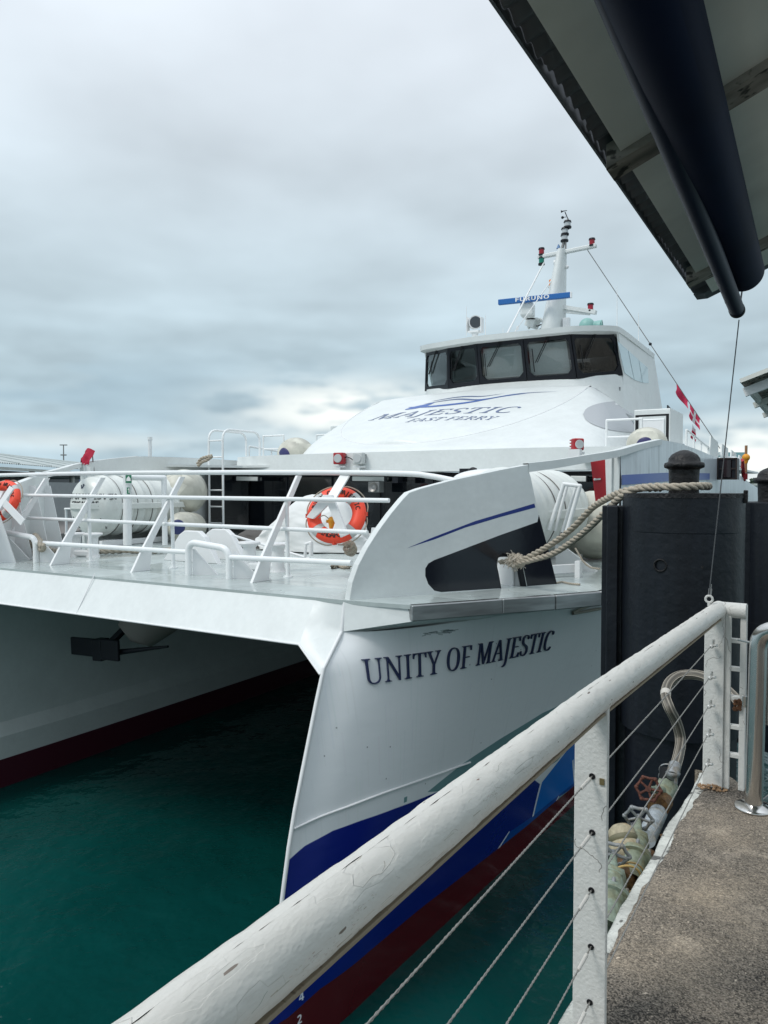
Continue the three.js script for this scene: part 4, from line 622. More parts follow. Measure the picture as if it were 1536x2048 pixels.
// ropes lying on deck
function ropeThing(name, label, pts, r, cat = 'rope') { const t = thing(name, label, cat, pts[0]); part(t, 'strands', rope(pts, r), mRope); return t; }
ropeThing('deck_rope', 'beige rope laid out along the deck behind the left bollards', [[200, 1103], [250, 1101], [300, 1102], [345, 1100], [390, 1098], [430, 1097]].map((q) => P(q[0], q[1], { y: DK + .05 })), .045);
ropeThing('deck_rope', 'beige rope heaped over the far left bollard', [[28, 1062, .5], [45, 1075, .36], [60, 1090, .22], [44, 1104, .06], [70, 1106, .05], [85, 1094, .3], [70, 1072, .42], [80, 1086, .2], [100, 1100, .06], [125, 1104, .05]].map((q) => P(q[0], q[1], { y: DK + q[2] * .8 })), .05);
ropeThing('deck_rope', 'short white rope end by the foot of the right bulwark', [[664, 1134], [676, 1131], [690, 1134], [700, 1132]].map((q) => P(q[0], q[1], { y: DK + .03 })), .03);
ropeThing('deck_rope', 'coiled beige rope right of the lifebuoy', [[688, 1092], [696, 1084], [706, 1090], [700, 1102], [690, 1098], [698, 1090], [710, 1096], [704, 1108], [692, 1104]].map((q, i) => P(q[0], q[1], { z: -7.6 - .03 * i })), .035);
ropeThing('rail_lashing', 'rope lashed round the far left sweeping rail', [[395, 928], [402, 918], [412, 914], [424, 912], [414, 920], [404, 924], [396, 932]].map((q) => P(q[0], q[1], { z: -11.8 })), .035);
ropeThing('lashing_cord', 'thin twisted cord on deck right of the bulwark cut-out', [[1150, 1096], [1160, 1112], [1166, 1122], [1180, 1134], [1200, 1138]].map((q) => P(q[0], q[1], { z: -9.0 })), .012);
ropeThing('lashing_cord', 'thin brown cord lying by the foot of the dark panel', [[1112, 1166], [1125, 1164], [1140, 1167], [1160, 1169]].map((q) => P(q[0], q[1], { y: DK + .015 })), .012);
// anchor slung under the bridge deck
{
  const z = -8.0, p = (x, y, zz = z) => P(x, y, { z: zz });
  const an = fp('anchor', [bar(p(215, 1292), p(262, 1245, -8.3), .09, .12, V(0, 0, 1), .02), cyl(p(222, 1306), p(336, 1293), .055, .02, 10)], mBlack);
  sub(an, 'fluke', [bar(p(144, 1291), p(196, 1296, -7.95), .06, .3, V(0, 1, 0), .02), bar(p(204, 1298, -7.9), p(238, 1302, -7.9), .06, .34, V(0, 1, 0), .02)], mBlack); sub(an, 'crown', [bar(p(193, 1298), p(211, 1299), .2, .36, V(0, 1, 0), .02)], mBlack);
}

// ---------------------------------------------------------------- mooring rope
{
  const t = thing('mooring_rope', 'thick beige twisted mooring line from the bulwark cut-out to the black pile', 'rope', P(1025, 1122, { z: -7.7 }));
  const k = P(1030, 1121, { z: -7.62 });
  const top = (px, py, z) => P(px, py, { z });
  part(t, 'line', rope([top(1000, 1124, -7.75), k, top(1046, 1119, -7.5), top(1100, 1090, -7.3), top(1146, 1055, -7.05), top(1185, 1015, -6.8), top(1220, 994, -6.5), top(1250, 982, -6.3), V(-1.2, 4.555, -6.12), V(-1.0, 4.555, -6.05), V(-.85, 4.56, -6.2), V(-.83, 4.56, -6.45), V(-.95, 4.56, -6.62), V(-1.1, 4.56, -6.62)], .031), mRope);
  part(t, 'line', rope([k.clone().add(V(.02, -.03, .05)), top(1067, 1119, -7.4), top(1108, 1106, -7.25), top(1152, 1077, -7.0), top(1187, 1047, -6.75), top(1218, 1016, -6.5), top(1240, 995, -6.3), V(-1.33, 4.54, -6.18), V(-1.22, 4.545, -6.28), V(-1.18, 4.545, -6.4)], .031), mRope);
  const kn = []; for (let i = 0; i < 5; i++) kn.push(...rope(Array.from({ length: 12 }, (_, j) => { const a = j / 11 * 6.6; return k.clone().add(V(-.05 + i * .03 + .012 * Math.sin(a * 2), Math.cos(a) * (.055 + .012 * (i % 2)), Math.sin(a) * .06)); }), .02)); part(t, 'knot', kn, mRope);
  const fz = []; for (let i = 0; i < 70; i++) { const d = V(rnd() - .5, rnd() - .6, rnd() - .3).setLength(.05 + rnd() * .09), s = k.clone().add(V((rnd() - .5) * .12, (rnd() - .5) * .08, .03)); fz.push(tube([s, s.clone().addScaledVector(d, .5).add(V(0, .01, 0)), s.clone().add(d).add(V(0, -.02, 0))], .0035, 6, 4)); } part(t, 'frayed_fibre', fz, S({ color: lin(.55, .51, .44), roughness: 1 })).userData.kind = 'stuff';
}
// ---------------------------------------------------------------- fender piles
const tPile = tex(512, (u, v) => { const n = fbm(u * 4, v * 4, 5, 4, 201), s = fbm(u * 40, v * 2, 3, 40, 202), k = .55 + n * .35 + s * .25; return [k * .95, k, k * 1.08]; }, true, 1 / 1.6);
const tPileB = tex(512, (u, v) => fbm(u * 5, v * 2, 5, 5, 203) * .7 + .3 * fbm(u * 40, v * 40, 3, 40, 204), false, 1 / 1.6);
const mPile = new THREE.MeshPhysicalMaterial({ specularIntensity: .7, color: lin(.0105, .0125, .016), map: tPile, roughness: .42, bumpMap: tPileB, bumpScale: .009 });
const mTar = new THREE.MeshPhysicalMaterial({ specularIntensity: .5, color: lin(.014, .014, .015), roughness: .45, bumpMap: tex(256, (u, v) => fbm(u * 8, v * 8, 4, 8, 206), false, 3), bumpScale: .012 });
function bollardGeo(c, s = 1) { const g = lathe([[.118, 0], [.112, .04], [.115, .1], [.118, .19], [.122, .2], [.152, .212], [.156, .232], [.15, .25], [.124, .258], [.12, .285], [.1, .315], [.07, .335], [.03, .352], [0, .356]].map((q) => [q[0] * s, q[1] * s]), 40, c); const p = g.attributes.position; for (let i = 0; i < p.count; i++) { const dx = p.getX(i) - c.x, dz = p.getZ(i) - c.z, a = Math.atan2(dz, dx), k = 1 + .04 * (fbm(a * 3 + 20, p.getY(i) * 14, 3) - .5); p.setX(i, c.x + dx * k); p.setZ(i, c.z + dz * k); } g.computeVertexNormals(); return g; }
{
  const c = V(-1.02, 0, -6.42), ty = 4.5, t = thing('fender_pile', 'large black steel pile with a domed bollard beside the ferry bow', 'pile', c);
  const sleeve = grid(96, 60, (u, v) => { const a = u * 2 * Math.PI, y = lerp(2.6, ty, v), k = .462 + .006 * fbm(u * 30, y * 4, 3, 30, 210) - .012 * Math.exp(-Math.pow((y - 3.75) / .05, 2)) * sm(.55, .6, u) * (1 - sm(.7, .75, u)); return V(c.x + Math.cos(a) * k, y, c.z + Math.sin(a) * k); }, (u, v) => [u * 2.9, v * 1.9]);
  part(t, 'sleeve', [sleeve], mPile, { uv: true });
  part(t, 'shaft', [cyl(V(c.x, -2, c.z), V(c.x, 2.62, c.z), .43, .43, 48, true)], mPile);
  part(t, 'cap_plate', [cyl(V(c.x, ty - .03, c.z), V(c.x, ty + .004, c.z), .47, .468, 48)], mTar);
  part(t, 'bollard', [bollardGeo(V(c.x + .01, ty, c.z + .0))], mTar);
  part(t, 'fender_plate', [box(-1.58, 1.7, -6.42, .09, 5.4, .5, .25, .01), box(-1.5, 1.7, -6.3, .26, 5.4, .05, .12, .01)], mPile);
  for (const y of [4.05, 3.35, 2.7]) part(t, 'bolt', [cyl(V(-1.53, y, -6.29), V(-1.52, y, -6.25), .035, .03, 8)], mTar);
  part(t, 'edge_lug', [box(c.x + .47, ty - .02, c.z + .05, .03, .1, .06, 0, .008)], mTar); part(t, 'lifting_ring', [new THREE.TorusGeometry(.045, .008, 6, 24).translate(c.x - .08, 3.95, c.z + .465), bar(V(c.x - .02, 3.95, c.z + .462), V(c.x + .22, 3.95, c.z + .41), .008, .02)], mTar);
  const c2 = P(1600, 1002, { z: -8.6 }), t2 = thing('fender_pile', 'black pile with a bollard at the right edge behind the ladder frame', 'pile', V(c2.x, 0, c2.z));
  part(t2, 'sleeve', [cyl(V(c2.x, 1.95, c2.z), V(c2.x, c2.y - .02, c2.z), .56, .56, 48), box(c2.x - .4, (1.95 + c2.y) / 2, c2.z + .1, .5, c2.y - 1.97, .5, .3, .01)], mPile);
  part(t2, 'shaft', [cyl(V(c2.x + .25, -2, c2.z), V(c2.x + .25, 1.96, c2.z), .2, .2, 24)], mPile);
  part(t2, 'bollard', [bollardGeo(V(P(1541, 1003, { z: -8.45 }).x, c2.y - .03, -8.5), 1.05)], mTar);
}
// ---------------------------------------------------------------- pier slab
const PY = 2.97;
const tConc = tex(2048, (u, v) => {
  const a = fbm(u * 5, v * 5, 5, 5, 301), b = fbm(u * 250, v * 250, 3, 250, 302)*.35 + .65 * vnoise(u * 512, v * 512, 0, 307), c = vnoise(u * 250, v * 250, 250, 303), e = fbm(u * 14, v * 14, 4, 14, 304);
  let k = .265 + (a - .5) * .42 + (b - .5) * .5 + (e - .5) * .1; const spot = c > .92 ? .45 * sm(.92, .95, c) : 0, pale = sm(.6, .75, e) * .1; k = Math.max(.04, (k - .22) * 1.35 + .22 + spot + pale);
  const warm = .5 + (a - .5) * 1.2; return [Math.sqrt(k) * .88, Math.sqrt(k) * lerp(.83, .86, 1 - warm), Math.sqrt(k) * lerp(.76, .84, 1 - warm)];
}, true, 1 / 1.9);
const tConcB = tex(1024, (u, v) => fbm(u * 90, v * 90, 3, 90, 305) * .8 + .2 * fbm(u * 8, v * 8, 3, 8, 306), false, 1 / 1.9);
const mConc = S({ color: lin(.96, .9, .82), map: tConc, roughness: .93, bumpMap: tConcB, bumpScale: .012 });
const mKerb = S({ color: lin(.68, .69, .67), roughness: .85, bumpMap: tConcB, bumpScale: .014, map: tex(512, (u, v) => { const k = .92 + (fbm(u * 9, v * 9, 4, 9, 311) - .5) * .3 - sm(.66, .72, fbm(u * 14, v * 14, 4, 14, 312)) * .4; return [k, k, k * .98]; }, true, 1 / .8) });
{
  const edgeX = (z) => { const k = clamp((-z - 1.9) / 2.5); return lerp(-.668, -.6, k) + .016 * (fbm(z * 3 + 40, 3, 3) - .5) * 2; };
  const inX = (z) => edgeX(z) + .034 + .03 * (fbm(z * 5 + 80, 9, 4) - .35) + .012 * fbm(z * 22, 5, 2);
  const endZ = (x) => -4.44 + .02 * (fbm(x * 9, 4, 3) - .5) + sm(-.5, -.2, x) * .34 + sm(-.2, 0, x) * .25;
  // top sheet with a gently uneven surface, then the painted, broken arris and the edge face
  const top = grid(120, 220, (u, v) => { const z = lerp(endZ(lerp(inX(-4.4), 4, u * u)), 4, v), x = lerp(inX(z), 4.0, u * u); return V(x, PY + .006 * (fbm(x * 6, z * 6, 3) - .5) - .012 * Math.exp(-(x - inX(z)) / .03), z); });
  const pier = struct('pier', [flip(top), grid(40, 3, (u, v) => { const x = lerp(-.62, 4, u), z = endZ(x); return V(x, lerp(PY - .01, PY - .45, v), z); })], mConc);
  const kerb = part(pier, 'painted_edge', [grid(300, 6, (u, v) => { const z = lerp(-4.45, 3, u), a = inX(z), b = edgeX(z), r = .012 * (fbm(z * 12, v * 3, 3) - .5); return v < .5 ? V(lerp(a, b, v * 2), PY - .014 - .02 * v + r, z) : V(b - .015 * (v - .5), PY - .024 - (v - .5) * 2 * .2 + r, z); })], mKerb);
  part(pier, 'beam', [box(.5, PY - .45, -.4, 2.05, .5, 7.6), box(1.9, PY - .36, -.6, 4.3, .3, 7.4)], mConc);
  for (const z of [-3.4, 0, 3]) part(pier, 'support', [cyl(V(.8, -2, z), V(.8, PY - .4, z), .3, .3, 24)], mConc);
}
// ---------------------------------------------------------------- white pier railing
const tRail = canvas(2048, 1024, (c, w, h) => { // u along the rail (3 m), v round the tube
  c.fillStyle = '#f3f1ec'; c.fillRect(0, 0, w, h);
  for (let i = 0; i < 5000; i++) { const k = rnd(); c.fillStyle = k < .5 ? `rgba(255,255,252,${.05 + rnd() * .1})` : `rgba(150,142,130,${.03 + rnd() * .08})`; c.fillRect(rnd() * w, rnd() * h, 2 + rnd() * 14, 1 + rnd() * 5); }
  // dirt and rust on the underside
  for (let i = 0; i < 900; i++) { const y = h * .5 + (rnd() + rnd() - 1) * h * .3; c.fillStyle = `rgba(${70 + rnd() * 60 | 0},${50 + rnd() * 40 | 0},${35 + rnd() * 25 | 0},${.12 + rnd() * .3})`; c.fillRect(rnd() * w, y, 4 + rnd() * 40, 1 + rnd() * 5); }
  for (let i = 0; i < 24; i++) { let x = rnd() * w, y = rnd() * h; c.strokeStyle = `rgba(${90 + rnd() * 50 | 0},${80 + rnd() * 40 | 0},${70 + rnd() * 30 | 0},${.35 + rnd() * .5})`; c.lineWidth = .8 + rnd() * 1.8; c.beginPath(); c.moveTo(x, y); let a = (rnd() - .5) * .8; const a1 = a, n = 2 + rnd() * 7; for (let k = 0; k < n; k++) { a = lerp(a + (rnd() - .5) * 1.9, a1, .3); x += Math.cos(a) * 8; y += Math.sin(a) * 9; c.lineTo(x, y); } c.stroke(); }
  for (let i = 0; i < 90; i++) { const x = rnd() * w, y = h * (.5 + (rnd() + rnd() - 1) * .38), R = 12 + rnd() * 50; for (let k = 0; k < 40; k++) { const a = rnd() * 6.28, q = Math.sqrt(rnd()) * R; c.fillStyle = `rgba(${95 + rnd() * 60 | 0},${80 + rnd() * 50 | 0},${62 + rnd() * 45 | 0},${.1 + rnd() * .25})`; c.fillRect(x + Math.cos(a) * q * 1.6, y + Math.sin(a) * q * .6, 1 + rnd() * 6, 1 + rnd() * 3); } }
  for (let i = 0; i < 22; i++) { const x = rnd() * w, y = rnd() * h; c.fillStyle = `rgba(${70 + rnd() * 30 | 0},55,42,${.5 + rnd() * .4})`; c.beginPath(); const n = 7, R = 2 + rnd() * 7; for (let k = 0; k < n; k++) { const a = k / n * 6.28, q = R * (.5 + rnd()); c.lineTo(x + Math.cos(a) * q * 1.5, y + Math.sin(a) * q); } c.fill(); }
});
tRail.wrapS = tRail.wrapT = THREE.RepeatWrapping;
const tRailB = canvas(2048, 1024, (c, w, h) => {
  c.fillStyle = '#808080'; c.fillRect(0, 0, w, h);
  const img = c.getImageData(0, 0, w, h); for (let j = 0; j < h; j++) for (let i = 0; i < w; i++) { const k = 128 + (fbm(i / w * 40, j / h * 16, 4, 8, 401) - .5) * 90 + (fbm(i / w * 260, j / h * 70, 2, 20, 402) - .5) * 24; const o = (j * w + i) * 4; img.data[o] = img.data[o + 1] = img.data[o + 2] = k; } c.putImageData(img, 0, 0);
  for (let i = 0; i < 90; i++) { const x = rnd() * w, y = rnd() * h, rx = 20 + rnd() * 90, ry = 20 + rnd() * 80; const pts = []; for (let k = 0; k < 14; k++) { const a = k / 14 * 6.283, q = .7 + rnd() * .5; pts.push([x + Math.cos(a) * rx * q, y + Math.sin(a) * ry * q]); } c.fillStyle = `rgba(200,200,200,${.15 + rnd() * .2})`; c.strokeStyle = 'rgba(30,30,30,.6)'; c.lineWidth = 2; c.beginPath(); pts.forEach((p, k) => k ? c.lineTo(...p) : c.moveTo(...p)); c.closePath(); c.fill(); if (rnd() < .12) c.stroke(); }
}); tRailB.colorSpace = THREE.NoColorSpace; tRailB.wrapS = tRailB.wrapT = THREE.RepeatWrapping;
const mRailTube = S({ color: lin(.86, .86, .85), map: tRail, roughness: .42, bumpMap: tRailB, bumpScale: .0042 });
const tPost = canvas(1024, 1024, (c, w, h) => { // 1 m square, blotchy old paint with cracks
  c.fillStyle = '#e6e6e2'; c.fillRect(0, 0, w, h);
  for (let i = 0; i < 4000; i++) { c.fillStyle = rnd() < .5 ? `rgba(255,255,255,${rnd() * .1})` : `rgba(140,140,136,${rnd() * .1})`; c.fillRect(rnd() * w, rnd() * h, 1 + rnd() * 7, 1 + rnd() * 7); }
  for (let i = 0; i < 26; i++) { let x = rnd() * w, y = rnd() * h; c.strokeStyle = 'rgba(80,74,68,.75)'; c.lineWidth = .8 + rnd() * 1.1; c.beginPath(); c.moveTo(x, y); let a = 1.57; for (let k = 0; k < 16 + rnd() * 20; k++) { a += (rnd() - .5) * 1.7; a = lerp(a, 1.57, .15); x += Math.cos(a) * 6; y += Math.sin(a) * 6; c.lineTo(x, y); } c.stroke(); }
}); tPost.wrapS = tPost.wrapT = THREE.RepeatWrapping;
const mPost = S({ color: lin(.86, .86, .86), map: tPost, roughness: .5, bumpMap: tex(512, (u, v) => fbm(u * 60, v * 60, 4, 60, 421) * .7 + .3 * fbm(u * 16, v * 16, 3, 16, 422), false, 2), bumpScale: .0024 });
const mRust = S({ color: lin(.16, .09, .05), roughness: .95, map: tex(256, (u, v) => { const k = fbm(u * 14, v * 14, 4, 14, 431); return [.5 + k * .6, .42 + k * .6, .35 + k * .6]; }, true, 6), bumpMap: tPlate, bumpScale: .01 });
const mWire = S({ color: lin(.33, .32, .3), metalness: .55, roughness: .5 });
{
  const A = P(1437, 1228, { d: 1 }), dA = 3.9, dB = 2.12, dC = .82;
  const at = (px, py, D) => { const r = ray(px, py), f = V(0, 0, -1).applyEuler(camera.rotation); return V(0, EYE, 0).addScaledVector(r, D / r.dot(f)); };
  const pA = at(1438, 1218, dA), pB = at(1203, 1388, dB), pC = at(530, 1924, dC), pD = pC.clone().add(pC.clone().sub(pB).multiplyScalar(.75));
  const rail = thing('pier_railing', 'white painted pier railing with peeling paint and steel wires in the foreground', 'railing', V(-.56, PY, -2.5));
  const pt = (n, g, m, o) => part(rail, n, g, m, o);
  const rT = .0405, railC = new THREE.CurvePath(); railC.add(new THREE.LineCurve3(pD, pB)); railC.add(new THREE.LineCurve3(pB, pA));
  const L = railC.getLength();
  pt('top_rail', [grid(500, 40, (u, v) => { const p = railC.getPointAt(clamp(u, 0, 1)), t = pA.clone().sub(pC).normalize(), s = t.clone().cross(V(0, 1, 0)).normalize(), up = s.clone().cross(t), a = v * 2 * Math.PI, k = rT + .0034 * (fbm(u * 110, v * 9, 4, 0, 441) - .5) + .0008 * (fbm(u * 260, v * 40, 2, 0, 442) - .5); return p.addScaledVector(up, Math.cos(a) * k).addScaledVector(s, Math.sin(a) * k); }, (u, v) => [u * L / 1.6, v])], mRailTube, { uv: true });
  // flat bar under the tube with its rusty gap
  const dn = V(0, -1, 0); const dR = pB.clone().sub(pC).normalize();
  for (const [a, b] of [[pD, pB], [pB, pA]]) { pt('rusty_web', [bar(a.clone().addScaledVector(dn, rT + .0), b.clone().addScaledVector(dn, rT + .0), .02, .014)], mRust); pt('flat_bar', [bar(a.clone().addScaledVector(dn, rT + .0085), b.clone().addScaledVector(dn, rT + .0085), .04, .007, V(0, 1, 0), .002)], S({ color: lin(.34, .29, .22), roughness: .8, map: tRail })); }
  // near post
  const nx = at(1184, 1470, dB), foot = V(nx.x, PY, nx.z);
  pt('post', [box(nx.x + .0, (PY + pB.y - .03) / 2, nx.z, .094, pB.y - .03 - PY, .022, 0, .003)], mPost);
  pt('brass_plate', [box(at(1209, 1557, dB).x, at(1209, 1557, dB).y, nx.z + .0135, .013, .018, .004)], S({ color: lin(.25, .2, .1), metalness: .6, roughness: .5 }));
  // end post and its ladder-like frame
  const ex = at(1428, 1400, dA); const py1 = pA.y - .02;
  pt('post', [box(ex.x, (PY + py1) / 2, ex.z, .096, py1 - PY, .05, 0, .004)], mPost);
  const fx0 = ex.x + .075, fx1 = at(1484, 1400, dA).x + .008, fz = ex.z - .01;
  pt('frame_upright', [box(fx0 - .012, (PY + py1) / 2, fz, .03, py1 - PY, .03, 0, .004)], mPost); pt('frame_upright', [box(fx1, (PY + pA.y + .03) / 2, fz - .02, .03, pA.y + .03 - PY, .05, 0, .004)], mPost);
  pt('frame_head', [cyl(pA.clone().add(V(0, .0, 0)), V(fx1 + .012, pA.y, fz - .01), .04, .04, 24), sph(pA, .0425, 24, 16)], mPost);
  for (const y of [1278, 1334, 1392, 1450, 1507]) { const q = at(1465, y, dA); pt('frame_rung', [box((fx0 + fx1) / 2, q.y, fz - .012, fx1 - fx0, .022, .036, 0, .003)], mPost); }
  { const q = at(1481, 1400, dA), g = []; for (let i = 0; i < 26; i++) g.push(new THREE.DodecahedronGeometry(.006 + rnd() * .008).translate(fx1 - .02 + (rnd() - .5) * .03, q.y + (rnd() - .6) * .05, fz + .012 + rnd() * .01)); pt('rust_crust', g, mRust).userData.kind = 'stuff'; const g2 = []; for (let i = 0; i < 90; i++) { const a = rnd() * 6.28, r = Math.sqrt(rnd()) * .075; g2.push(new THREE.DodecahedronGeometry(.003 + rnd() * .008).scale(1, .6, 1).translate(ex.x + .0 + Math.cos(a) * r, PY + .002 + rnd() * .022 * (1 - r / .09), ex.z + .035 + Math.sin(a) * r * .5)); } pt('rust_crust', g2, S({ color: lin(.5, .4, .29), roughness: 1, map: mRust.map })).userData.kind = 'stuff'; }
  // wires through the near post to the end post
  const H1 = [1553, 1667, 1785, 1901, 2016], H2 = [1290, 1353, 1410, 1467, 1526], X2 = [1424, 1421, 1419, 1417, 1415], X1 = [1184, 1183, 1180, 1178, 1174];
  H1.forEach((y, i) => {
    const a = at(X1[i], y, dB - .01), b = at(X2[i], H2[i], dA - .06), e = a.clone().add(a.clone().sub(b).multiplyScalar(.95));
    const n = 5, g = rope([e, a.clone().lerp(e, .5).add(V(0, -.002, 0)), a, a.clone().lerp(b, .5).add(V(0, -.003, 0)), b], .0029, .7, 260); pt('wire', g, mWire);
    pt('wire_hole', [new THREE.TorusGeometry(.007, .0022, 6, 16).translate(a.x, a.y, nx.z + .0125), cyl(V(a.x, a.y, nx.z + .011), V(a.x, a.y, nx.z + .0125), .008, .008, 12)], mRubber);
    pt('wire_sleeve', [cyl(a.clone().lerp(e, .012), a.clone().lerp(e, .05), .0058, .0048, 10)], S({ color: lin(.62, .6, .56), roughness: .5 }));
    const nut = b.clone().add(V(.004, 0, .008)); pt('wing_nut', [cyl(nut.clone().add(V(0, 0, .01)), nut.clone().add(V(0, 0, -.02)), .011, .011, 8), cyl(nut, nut.clone().add(V(.006, .034, .012)), .008, .005, 8), cyl(nut, nut.clone().add(V(.022, .004, .012)), .007, .008, 8), sph(nut.clone().add(V(-.004, -.004, .012)), .011, 10, 8), cyl(nut.clone().add(V(-.004, -.008, .01)), nut.clone().lerp(a, .02), .006, .005, 8)], S({ color: lin(.6, .6, .58), metalness: .5, roughness: .4 }));
  });
  // guy wire from the blind down to an eye on the rail
  const eye = at(1418, 1204, 3.8), tp = at(1478, 640, 4.02), g = thing('guide_wire', 'thin steel guide wire from the blind down to the eye on the railing', 'wire', eye);
  part(g, 'cable', [cyl(eye.clone().add(V(0, .04, 0)), tp, .0032, .0032, 6)], S({ color: lin(.08, .085, .09), metalness: .5, roughness: .5 }));
  part(g, 'turnbuckle', [cyl(eye.clone().lerp(tp, .022), eye.clone().lerp(tp, .045), .009, .009, 10), cyl(eye.clone().lerp(tp, .045), eye.clone().lerp(tp, .06), .005)], mSteel);
  part(g, 'eye_bolt', [new THREE.TorusGeometry(.017, .006, 8, 20).translate(eye.x, eye.y + .015, eye.z), cyl(eye.clone().add(V(0, -.02, 0)), eye, .008)], S({ color: lin(.6, .6, .58), roughness: .45 }));
}
// ---------------------------------------------------------------- stainless hand rail
{
  const c = P(1507, 1618, { y: PY }), t = thing('handrail', 'polished stainless steel handrail bending over beside the white frame', 'handrail', c), topY = P(1515, 1255, { z: c.z }).y;
  const C = V(c.x, 0, c.z), r = .041;
  const pts = bend([V(c.x, PY, c.z), V(c.x + .01, topY, c.z), V(c.x + .9, topY + .03, c.z + .25)], .1);
  part(t, 'tube', [tube(pts, r, 120, 28)], mChrome); part(t, 'side_tube', [cyl(V(c.x + .055, PY + .42, c.z - .03), V(c.x + .06, topY - .1, c.z - .03), .012, .012, 12)], mChrome);
  part(t, 'base_flange', [lathe([[.041, .03], [.05, .028], [.085, .016], [.088, .006], [.085, 0], [0, 0]], 36, c)], mChrome); part(t, 'clip', [cyl(V(c.x - .02, PY + .82, c.z), V(c.x - .085, PY + .82, c.z - .05), .006), box(c.x - .05, PY + .52, c.z - .03, .02, .06, .02, 0, .005)], mChrome);
}
// ---------------------------------------------------------------- canopy over the pier
const mSoffit = S({ color: lin(.82, .83, .81), roughness: .75, bumpMap: tPlate, bumpScale: .004, map: tex(512, (u, v) => { const k = .94 + (fbm(u * 5, v * 5, 4, 5, 501) - .5) * .14; return [k, k, k * .98]; }, true, 1 / 1.4) });
const mStain = S({ color: lin(.5, .49, .46), roughness: .85, map: tex(512, (u, v) => { const n = fbm(u * 9, v * 22, 5, 9, 511), k = .75 + (n - .5) * .6 - sm(.56, .7, fbm(u * 26, v * 30, 4, 26, 512)) * .45; return [k, k * .97, k * .94]; }, true, 1), bumpMap: tPlate, bumpScale: .008 });
const mSheet = S({ color: lin(.14, .15, .17), roughness: .6, map: tex(512, (u, v) => { const n = fbm(u * 24, v * 5, 4, 24, 521), k = .55 + n * .5 + sm(.68, .8, fbm(u * 40, v * 6, 3, 40, 522)) * .5; return [k, k, k]; }, true, 1 / 1.2) });
{
  const SL = .41, eaveX = -.655, eaveY = 5.63, t = thing('pier_canopy', 'grey pier canopy overhead with a dark corrugated sheet edge', 'canopy', V(0, 5.8, -1));
  const zE = -4.56, zS = 4;
  const sheetY = (x) => eaveY + .02 + (x - eaveX) * SL, cor = (z) => .009 * Math.sin(z / .076 * 2 * Math.PI);
  part(t, 'corrugated_sheet', [grid(1700, 8, (u, v) => { const z = lerp(zE + .12, zS, u), x = lerp(eaveX + .006 * Math.sin(Math.floor(z / .38) * 5), 3.5, Math.pow(v, 2.2)); return V(x, sheetY(x) + cor(z), z); })], mSheet);
  part(t, 'roof_sheet', [bar(V(eaveX + .1, sheetY(eaveX + .1) + .05, (zE + zS) / 2), V(3.5, sheetY(3.5) + .05, (zE + zS) / 2), zS - zE - .2, .02)], mSheet);
  part(t, 'end_trim', [prism([[eaveX - .005, eaveY - .012], [eaveX + .05, eaveY - .012], [3.4, sheetY(3.4) - .06], [3.4, sheetY(3.4) + .08], [eaveX - .005, eaveY + .075]], .13, (u, v, w) => V(u, v, zE + w), [], .004)], mSheet);
  part(t, 'eave_lip', [box(eaveX - .004, eaveY + .022, (zE + .13 + zS) / 2, .008, .05, zS - zE - .13)], mSheet);
  // soffit boards between cross ribs
  const soX = -.575, sY = (x) => 5.6 + (x - soX) * SL, ribs = [-3.98, -2.45, -.92, .61, 2.14];
  let prev = zE + .2; for (const rz of [...ribs, 3.9]) { if (rz - prev > .2) part(t, 'soffit_panel', [prism([[soX + (rz > -4.0 && rz < -3.9 ? .02 : 0), 5.6], [3.2, sY(3.2)], [3.2, sY(3.2) + .04], [soX, 5.64]], rz - prev - .012, (u, v, w) => V(u, v, prev + .006 + w))], mSoffit); prev = rz; }
  for (const rz of ribs) part(t, 'cross_rib', [prism([[soX - .045, 5.555], [3.2, sY(3.2) - .04], [3.2, sY(3.2) + .05], [soX - .045, 5.632]], .105, (u, v, w) => V(u, v, rz - .05 + w), [], .003)], mStain);
  for (let i = 0; i < 2; i++) part(t, 'column', [cyl(V(2.6, PY - .1, -3.2 + i * 5), V(2.6, sY(2.6), -3.2 + i * 5), .12, .12, 24)], mSoffit);
}
